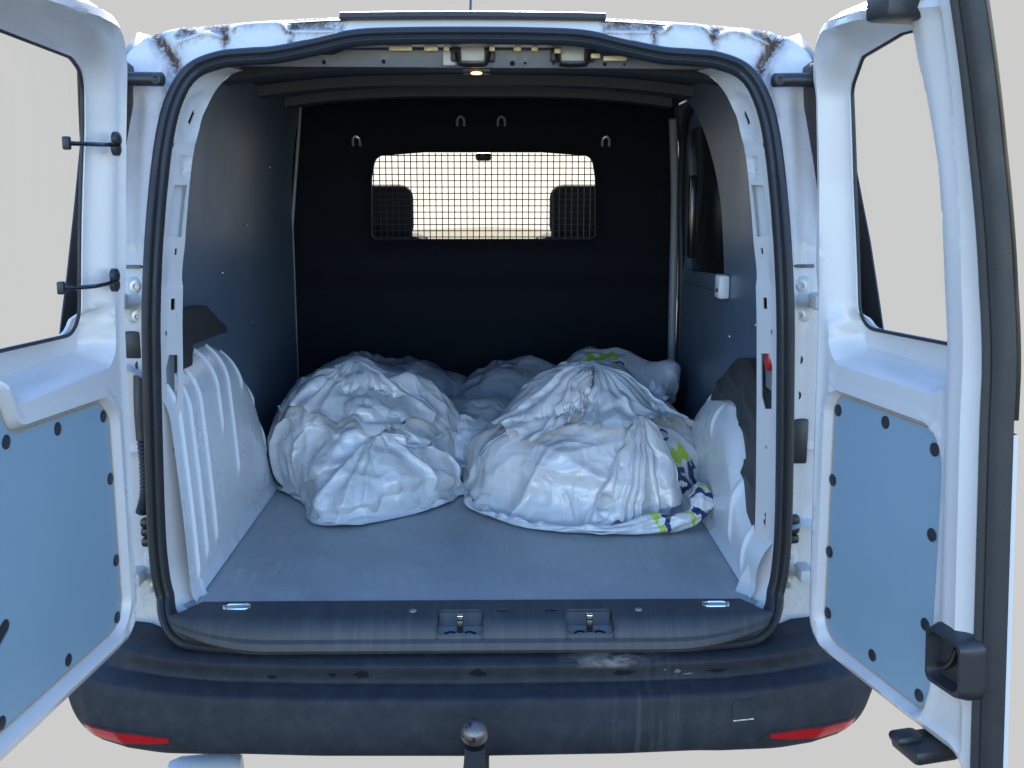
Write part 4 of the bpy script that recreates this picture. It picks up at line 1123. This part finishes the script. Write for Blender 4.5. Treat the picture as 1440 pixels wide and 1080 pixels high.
def drape(els, centre, seed, excess=1.015, levels=(5, 6), steps=(70, 24), floor=.584, gravity=1.5, suck=1.3, xlim=None, ridges=9, amp=.05, width=(.06, .16), stars=(), bend=.0025, flatten=1.0):
    """a sheet of plastic with loose folds settles on the filling: position-based cloth on a ball mesh"""
    rg = np.random.default_rng(seed); B = Blob(els); c = np.array(centre)
    cr = []
    for i in range(ridges):
        n = rg.standard_normal(3); n /= np.linalg.norm(n); m = np.cross(n, rg.standard_normal(3)); m /= np.linalg.norm(m)
        cr.append((n, rg.uniform(-.35, .35), m, rg.uniform(*width), amp * rg.uniform(.35, 1.0), rg.uniform(.45, .95), None))
    for (P, cnt, sa, reach) in stars:            # creases running out from a gathered point
        q = np.array(P) - c; q /= np.linalg.norm(q)
        t1 = np.cross(q, [0, 0, 1.0]); t1 /= np.linalg.norm(t1); t2 = np.cross(q, t1); a0 = rg.uniform(0, 6)
        for k in range(cnt - 2):
            an = a0 + 2 * math.pi * (k + rg.uniform(-.3, .3)) / cnt; dirv = t1 * math.cos(an) + t2 * math.sin(an)
            n = np.cross(q, dirv); m = q * math.cos(reach * .6) + dirv * math.sin(reach * .6)
            cr.append((n, 0.0, m, rg.uniform(.04, .085), sa * rg.uniform(.45, 1.0), reach * rg.uniform(.35, .65), q))
    def surface(d):
        r = np.full(len(d), .9)
        for _ in range(60):
            dist, _g = B.dist(c + d * r[:, None]); r -= dist * .75
        h = np.zeros(len(d))
        for n, o, m, w, am, ext, q0 in cr:
            wig = .05 * np.sin(d @ (m * 7) + o * 9)
            cosm = d @ m; x = np.abs(d @ n - o + wig) / (w * (.45 + .9 * np.clip(np.arccos(np.clip(d @ q0, -1, 1)) if q0 is not None else .6, .1, 1.2)))
            if q0 is not None: am = am * sst(.05, .45, np.arccos(np.clip(d @ q0, -1, 1)))
            h += .62 * am * np.clip(1 - x, 0, 1) * sst(math.cos(min(ext * 1.9, 3.0)), math.cos(ext * .6), cosm)
        h = .050 * np.tanh(h / .050)
        s0 = c + d * (r + .008 + h)[:, None]; s0[:, 2] = np.maximum(s0[:, 2], floor + .0005)
        return s0
    d, f = ico(levels[0]); p = surface(d) + rg.standard_normal(d.shape) * .001
    vel = np.zeros_like(p); dt = .02
    for li, ns in enumerate(steps):
        nb, ok = nbrs(len(p), f); s0 = surface(d)
        L = np.linalg.norm(s0[nb] - s0[:, None], axis=2) * excess
        cnt = ok.sum(1)[:, None]
        for it in range(ns):
            dist, g = B.dist(p)
            acc = -suck * g * np.clip(dist / .03, -1, 1)[:, None]; acc[:, 2] -= gravity
            vel = (vel + acc * dt) * .92; old = p.copy(); p = p + vel * dt
            for k in range(10):
                dv = p[nb] - p[:, None]; ln = np.sqrt((dv * dv).sum(2)) + 1e-9
                corr = (dv * ((1 - L / ln) * ok)[:, :, None]).sum(1) / cnt
                lap = (dv * ok[:, :, None]).sum(1) / cnt
                p = p + 1.4 * corr + bend * lap
            dist, g = B.dist(p); pen = np.clip(.003 - dist, 0, .03); p += g * pen[:, None]
            con = np.clip(1 - dist / .012, 0, 1)[:, None]
            dsp = p - old; dn_ = (dsp * g).sum(1)[:, None] * g; p = old + dn_ + (dsp - dn_) * (1 - .8 * con)
            low = p[:, 2] < floor + .002; p[low, :2] = old[low, :2] + .3 * (p[low, :2] - old[low, :2])
            p[:, 2] = np.maximum(p[:, 2], floor)
            if xlim is not None: p[:, 0] = np.clip(p[:, 0], xlim[0], xlim[1])
            vel = (p - old) / dt
            sp = np.linalg.norm(vel, axis=1)[:, None]; vel *= np.minimum(1, 1.0 / (sp + 1e-9))
        if li < len(steps) - 1:
            e, f = subdivide(f, len(p)); mid = .5 * (p[e[:, 0]] + p[e[:, 1]]); vm = .5 * (vel[e[:, 0]] + vel[e[:, 1]])
            d = np.vstack([d, d[e[:, 0]] + d[e[:, 1]]]); d /= np.linalg.norm(d, axis=1)[:, None]
            p = np.vstack([p, mid]); p = p + rg.standard_normal(p.shape) * .0005; vel = np.vstack([vel, vm])
    return p, f

def vnormals(p, f):
    fn = np.cross(p[f[:, 1]] - p[f[:, 0]], p[f[:, 2]] - p[f[:, 0]]); n = np.zeros_like(p)
    for k in range(3):
        for c in range(3): n[:, c] += np.bincount(f[:, k], fn[:, c], len(p))
    return n / (np.linalg.norm(n, axis=1)[:, None] + 1e-12)

def crumple(p, f, seed, amp=1.0, sub=1, nf=26, lam=(.09, .28)):
    """sharp straight creases: folded waves of many directions, each only in its own patch"""
    rg = np.random.default_rng(seed + 100)
    for _ in range(sub):
        e, f2 = subdivide(f, len(p)); p = np.vstack([p, .5 * (p[e[:, 0]] + p[e[:, 1]])]); f = f2
        nb, ok = nbrs(len(p), f); c = ok.sum(1)[:, None]
        for q in (.5, .3): p = p + q * ((p[nb] - p[:, None]) * ok[:, :, None]).sum(1) / c
    n = vnormals(p, f); h = np.zeros(len(p)); span = p.max(0) - p.min(0)
    for i in range(nf):
        dv = rg.standard_normal(3); dv /= np.linalg.norm(dv); dv2 = rg.standard_normal(3); dv2 /= np.linalg.norm(dv2)
        l = rg.uniform(*lam); x = (p @ dv) / l + .22 * np.sin(p @ dv2 * 9 + rg.uniform(0, 6)) + rg.uniform(0, 1)
        tri = 1 - np.abs((x % 1) * 2 - 1)                    # 0..1 with a sharp crest
        if i % 2: tri = tri ** 3                             # narrow raised folds between flat facets
        ctr = p.min(0) + rg.uniform(0, 1, 3) * span; mk_ = np.exp(-(np.linalg.norm((p - ctr), axis=1) / (.35 * span.max())) ** 2)
        h += (tri - .4) * l * .070 * mk_
    h *= amp * np.clip((p[:, 2] - .587) / .02, 0, 1)
    return p + n * h[:, None], f

def sack(name, label, group, els, centre, seed, material, base=None, amp2=1.0, sub=1, smooth=2, prints=None, **k):
    p, f = drape(els, centre, seed, **k)
    nb, ok = nbrs(len(p), f); cn = ok.sum(1)[:, None]
    for _ in range(smooth): p = p + .5 * ((p[nb] - p[:, None]) * ok[:, :, None]).sum(1) / cn
    p, f = crumple(p, f, seed, amp2, sub)
    o = np.array([p[:, 0].mean(), p[:, 1].mean(), p[:, 2].min()])
    me = bpy.data.meshes.new(name); me.vertices.add(len(p)); me.vertices.foreach_set("co", (p - o).astype(np.float32).ravel())
    me.loops.add(len(f) * 3); me.loops.foreach_set("vertex_index", f.astype(np.int32).ravel())
    me.polygons.add(len(f)); me.polygons.foreach_set("loop_start", (np.arange(len(f)) * 3).astype(np.int32)); me.polygons.foreach_set("loop_total", np.full(len(f), 3, np.int32))
    me.update(calc_edges=True); me.validate(); me.shade_smooth()
    ob = bpy.data.objects.new(name, me); COL.objects.link(ob); ob.location = o; me.materials.append(material)
    if prints is not None:
        me.materials.append(M['print_green']); me.materials.append(M['print_navy'])
        ids = prints(p[f].mean(1), vnormals(p, f)[f].mean(1)); me.polygons.foreach_set("material_index", ids.astype(np.int32))
    ob['label'] = label; ob['category'] = 'sack'; ob['group'] = group
    return ob, p, f

def printer(O, ax, up, strokes, depth=.14):
    """flat print: strokes [(ink, width, polyline)] drawn in the plane through O spanned by ax, up"""
    O = np.array(O); ax = np.array(ax, float); ax /= np.linalg.norm(ax); up = np.array(up, float); up -= ax * (up @ ax); up /= np.linalg.norm(up); nn = np.cross(ax, up)
    def g(c, n):
        q = c - O; uv = np.stack([q @ ax, q @ up], 1); near = (np.abs(q @ nn) < depth) & (n @ nn > .05); out = np.zeros(len(c), int)
        idx = np.where(near & (np.abs(uv) < .2).all(1))[0]
        for ink, w, line in strokes:
            d, _ = polyline_d(uv[idx], np.array(line, float)); out[idx[d < w]] = ink
        return out
    return g
G = "plastic sacks lying in the cargo space"
import time as _t
t0 = _t.time()
def at_(c, pts): return [(c[0] + x, c[1] + y) for x, y in pts]
S_ = [(.013, .018), (-.010, .021), (-.014, .006), (.004, .001), (.012, -.012), (-.004, -.022), (-.016, -.015)]
A_ = [(-.014, -.021), (.0, .022), (.014, -.021), (.008, -.006), (-.008, -.006)]
oval = [(.020 * math.cos(t), .013 * math.sin(t)) for t in np.linspace(0, 5.2, 14)]
SC_ = lambda q: [(x * 1.3, y * 1.3) for x, y in q]
side_print = printer((.545, .64, .705), (1, .55, .05), (0, .25, 1), [(2, .0075, at_((-.014, -.034), SC_(S_))), (2, .0075, at_((.036, -.028), SC_(A_))), (2, .0050, at_((.052, -.015), [(0, -.02), (.002, .02), (.012, .0), (0, .0)])),
    (1, .011, [(-.032, .012), (-.014, .042), (-.002, .014), (.020, .050), (.034, .018)]), (1, .012, [(-.018, .026), (.026, .030)]), (2, .0035, at_((-.024, .090), oval))], depth=.20)
back_print = printer((.405, 1.24, .925), (1, .05, 0), (0, .6, .8), [(1, .0085, [(-.060, -.018), (-.042, .018), (-.026, -.018)]), (1, .007, [(-.052, -.006), (-.034, -.006)]), (1, .0085, [(-.012, -.018), (-.006, .018), (.010, -.006), (.026, .018), (.032, -.018)]), (2, .004, [(.02, -.040), (.045, -.034), (.052, -.044)])], depth=.16)
LB, lp, lf = sack("plastic_sack", "large white plastic sack at the front left, its loose mouth folded flat on the floor", G,
    [((-.33, .96, .68), (.25, .29, .150), 0), ((-.38, 1.0, .75), (.19, .23, .160), 0), ((-.25, .99, .75), (.17, .20, .145), 0), ((-.45, .95, .73), (.12, .2, .165), 0), ((-.27, .79, .64), (.16, .13, .10), 25), ((-.28, .70, .67), (.06, .07, .06), 0), ((-.30, .64, .625), (.10, .06, .035), 35), ((-.36, .60, .597), (.05, .06, .012), 30), ((-.17, .73, .610), (.12, .06, .035), 42)],
    (-.33, .92, .68), 3, M['bag'], xlim=(-.60, 0.02), stars=[((-.27, .70, .76), 9, .10, 1.1), ((-.40, .84, .92), 11, .08, 1.5)])
RB, rp, rf = sack("plastic_sack", "large white plastic sack at the front right with green and navy print on its side", G,
    [((.30, .83, .69), (.305, .325, .150), 0), ((.32, .90, .76), (.21, .23, .155), 0), ((.28, .81, .600), (.285, .310, .02), 0), ((.45, .87, .69), (.16, .24, .14), 0), ((.33, .88, .85), (.10, .12, .075), 0)],
    (.30, .84, .67), 11, M['bag_warm'], xlim=(-.05, .635), stars=[((.37, .72, .86), 13, .10, 1.5), ((.22, .86, .92), 9, .08, 1.4)], prints=side_print)
sack("plastic_sack", "grey sack at the back left, mostly hidden behind the large white one", G,
    [((-.40, 1.42, .71), (.22, .23, .15), 0), ((-.22, 1.50, .73), (.20, .15, .11), 0)], (-.36, 1.42, .68), 5, M['bag_grey'], levels=(5,), steps=(70,), amp2=1.7, smooth=1,  xlim=(-.65, 0), stars=[((-.35, 1.4, .86), 10, .06, 1.0)])
sack("plastic_sack", "slack creased white sack lying between the two large ones", G,
    [((-.07, 1.12, .665), (.20, .23, .125), 0), ((.04, 1.08, .65), (.13, .20, .08), 0)], (-.06, 1.12, .63), 6, M['bag'], steps=(60, 12), amp2=1.4, smooth=1, stars=[((.02, 1.0, .74), 9, .06, 1.2)], amp=.07)
sack("plastic_sack", "grey domed sack at the back centre under the barred window", G,
    [((.10, 1.42, .67), (.21, .22, .14), 0), ((.14, 1.45, .74), (.15, .17, .13), 0)], (.12, 1.43, .68), 8, M['bag_grey'], levels=(5,), steps=(70,), amp2=1.7, smooth=1,  stars=[((.10, 1.32, .86), 9, .06, 1.0)])
sack("plastic_sack", "pale sack at the back right, green print on top, one corner sticking up", G,
    [((.44, 1.34, .68), (.18, .19, .16), 0), ((.40, 1.34, .80), (.14, .15, .105), 0), ((.55, 1.28, .81), (.07, .045, .05), 0), ((.615, 1.27, .865), (.014, .02, .014), 0), ((.60, 1.20, .65), (.05, .11, .07), 0)], (.46, 1.32, .70), 9, M['bag_warm'], steps=(60, 12), amp2=1.5, smooth=1, xlim=(.2, .66), stars=[((.5, 1.25, .84), 8, .05, 1.0)], prints=back_print)
# loose layers of plastic lying over each sack: the fanned mouth, flaps and pulled folds
def layer(name, label, parent, bvh, material, apex, edge, folds, amp, off, seed, na=60, nb=150, hem=.010, belly=.02, prints=None):
    rg = np.random.default_rng(seed); A = np.array(apex); ed = resample(smooth_path(edge, 30), .0005, False); ed = ed[np.linspace(0, len(ed) - 1, nb).astype(int)].copy()
    bb = np.linspace(0, 1, nb); jag = sum(rg.uniform(-1, 1) * np.sin(bb * f_ + rg.uniform(0, 6)) for f_ in (7, 13, 23, 41))
    out = np.array([0.15 * (ed[:, 0].mean() - A[0]), -.7, .65]); out /= np.linalg.norm(out)
    ph = bb * folds + .5 * np.sin(bb * 7 + rg.uniform(0, 6)) + .25 * np.sin(bb * 17 + rg.uniform(0, 6)); tri = 1 - np.abs((ph % 1) * 2 - 1); tri = np.where(np.floor(ph) % 2 == 0, tri ** 2.5, tri ** 1.2)
    wob = rg.uniform(-1, 1, 4); V = np.zeros((na, nb, 3))
    for k, a in enumerate(np.linspace(.0, 1, na)):
        s = a * (1 + .035 * jag * a)
        q = A + (ed - A) * s[:, None]
        rise = amp * tri * (.15 + .85 * min(1, a * 1.6)) * (1 - .35 * a) + belly * np.sin(math.pi * min(a, 1)) * np.sin(math.pi * bb) ** .5
        V[k] = q + out * rise[:, None]
    V = V.reshape(-1, 3); aa = np.repeat(np.linspace(0, 1, na), nb); b2 = np.tile(bb, na)
    side = np.minimum(b2, 1 - b2); need = off * sst(0, .05, side) * sst(0, .06, aa) + hem * sst(.86, 1, aa) + .0025
    hgt = np.tile(amp * tri, na) * .7 * sst(0, .25, aa)
    for m_, p in enumerate(V):
        if p[2] < .615 and aa[m_] > .9: continue
        co, no, ix, ds = bvh.find_nearest(Vector(p))
        d = (Vector(p) - co).dot(no); want = need[m_] + hgt[m_]
        if d < want: V[m_] = np.array(co + no * want)
    V = V.reshape(na, nb, 3)
    for _ in range(5): V[1:-1, 1:-1] = .5 * V[1:-1, 1:-1] + .125 * (V[2:, 1:-1] + V[:-2, 1:-1] + V[1:-1, 2:] + V[1:-1, :-2])
    V[:, :, 2] = np.maximum(V[:, :, 2], .5855)
    v, f = grid_vf(V); F = np.array(f); F = np.vstack([F[:, [0, 1, 2]], F[:, [0, 2, 3]]])
    v, F = crumple(np.array(v), F, seed, amp=.55, sub=0, nf=12, lam=(.04, .13))
    ob = mk(name, v - np.array(parent.location), [tuple(q) for q in F], material, parent, label, angle=75)
    if prints is not None:
        ob.data.materials.append(M['print_green']); ob.data.materials.append(M['print_navy'])
        cen = np.array([tuple(q.center) for q in ob.data.polygons]) + np.array(parent.location); nn = np.array([tuple(q.normal) for q in ob.data.polygons]); nn[nn[:, 1] > 0] *= -1
        ob.data.polygons.foreach_set("material_index", prints(cen, nn).astype(np.int32))
    return ob
LBV = BVHTree.FromPolygons([tuple(q) for q in lp], [tuple(q) for q in lf]); RBV = BVHTree.FromPolygons([tuple(q) for q in rp], [tuple(q) for q in rf])
layer("sack_mouth", "loose mouth fanned out on the floor", LB, LBV, M['bag'], (-.271, .71, .785), [(-.425, .60, .588), (-.385, .512, .588), (-.30, .57, .588), (-.20, .65, .588), (-.10, .74, .590), (-.035, .80, .602), (-.04, .83, .655)], 5.5, .022, .020, 31)
layer("sack_fold", None, LB, LBV, M['bag'], (-.36, .96, .935), [(-.56, .84, .82), (-.463, .75, .84), (-.37, .70, .80), (-.30, .69, .78), (-.216, .72, .785), (-.107, .87, .785)], 6.5, .014, .012, 32)
layer("sack_fold", None, RB, RBV, M['bag_warm'], (.328, .84, .945), [(.05, .75, .79), (.09, .68, .78), (.15, .62, .765), (.22, .61, .79), (.28, .66, .84)], 4.0, .016, .014, 33)
layer("sack_fold", None, RB, RBV, M['bag_warm'], (.43, .66, .845), [(.27, .475, .594), (.33, .462, .590), (.39, .468, .590), (.44, .49, .592), (.49, .53, .605), (.53, .58, .63)], 6.0, .020, .018, 34, prints=side_print)
layer("sack_fold", None, RB, RBV, M['bag'], (.333, .83, .945), [(.27, .62, .80), (.36, .62, .80), (.43, .64, .80), (.50, .70, .80), (.57, .76, .78), (.60, .80, .74)], 5.5, .014, .014, 35, prints=side_print)
# the loose twisted end of the right sack, printed in bands
tp = smooth_path([(-.03, .80, .594), (.005, .66, .594), (.055, .56, .594), (.12, .495, .595), (.21, .455, .596), (.31, .437, .598), (.38, .437, .601), (.465, .447, .609), (.515, .447, .616), (.553, .455, .628), (.570, .470, .648), (.574, .495, .668), (.570, .53, .680)], 16)
tr_ = np.interp(np.linspace(0, 1, len(tp)), [0, .1, .40, .50, .60, .70, .80, .93, 1], [.004, .008, .010, .017, .025, .020, .026, .030, .010])
v, f = tube_vf(tp, tr_, 36); v = np.array(v); tt = np.repeat(np.linspace(0, 1, len(tp)), 36)
ang = np.tile(np.linspace(0, 2 * math.pi, 36, endpoint=False), len(tp)); c_ = np.repeat(tp, 36, axis=0)
fold = 1 + .28 * np.abs(((ang * 5 / (2 * math.pi) + tt * 4) % 1) * 2 - 1) - .14 + .12 * np.sin(ang * 3 - tt * 21)
v = c_ + (v - c_) * fold[:, None]; v[:, 2] = np.maximum(v[:, 2], .5855)
F = np.array([q for q in f if len(q) == 4]); F = np.vstack([F[:, [0, 1, 2]], F[:, [0, 2, 3]]])
v, F = crumple(v, F, 77, amp=1.5, sub=1, nf=14, lam=(.03, .08))
tail = mk("sack_tail", v - np.array(RB.location), [tuple(q) for q in F], M['bag_warm'], RB, "twisted loose end with green and navy bands", angle=80)
tail.data.materials.append(M['print_green']); tail.data.materials.append(M['print_navy'])
cen = np.array([tuple(q.center) for q in tail.data.polygons]) + np.array(RB.location)
k = np.array([np.linalg.norm(tp - q, axis=1).argmin() for q in cen]) / (len(tp) - 1.0); top_ = cen[:, 2] - .61
ids = np.zeros(len(cen), int); wv = k + .02 * np.sin(cen @ np.array([60, 40, 50]))
for a, b_, ink in ((.56, .60, 1), (.605, .635, 2), (.69, .735, 1), (.745, .80, 2), (.86, .91, 2), (.925, .95, 1)): ids[(wv > a) & (wv < b_)] = ink
spk = np.sin(cen @ np.array([130, 90, 40])) * np.sin(cen @ np.array([-70, 110, 95])); ids[(spk > .35)] = 0
tail.data.polygons.foreach_set("material_index", ids.astype(np.int32))
print("SACKS", round(_t.time() - t0, 1), "s")
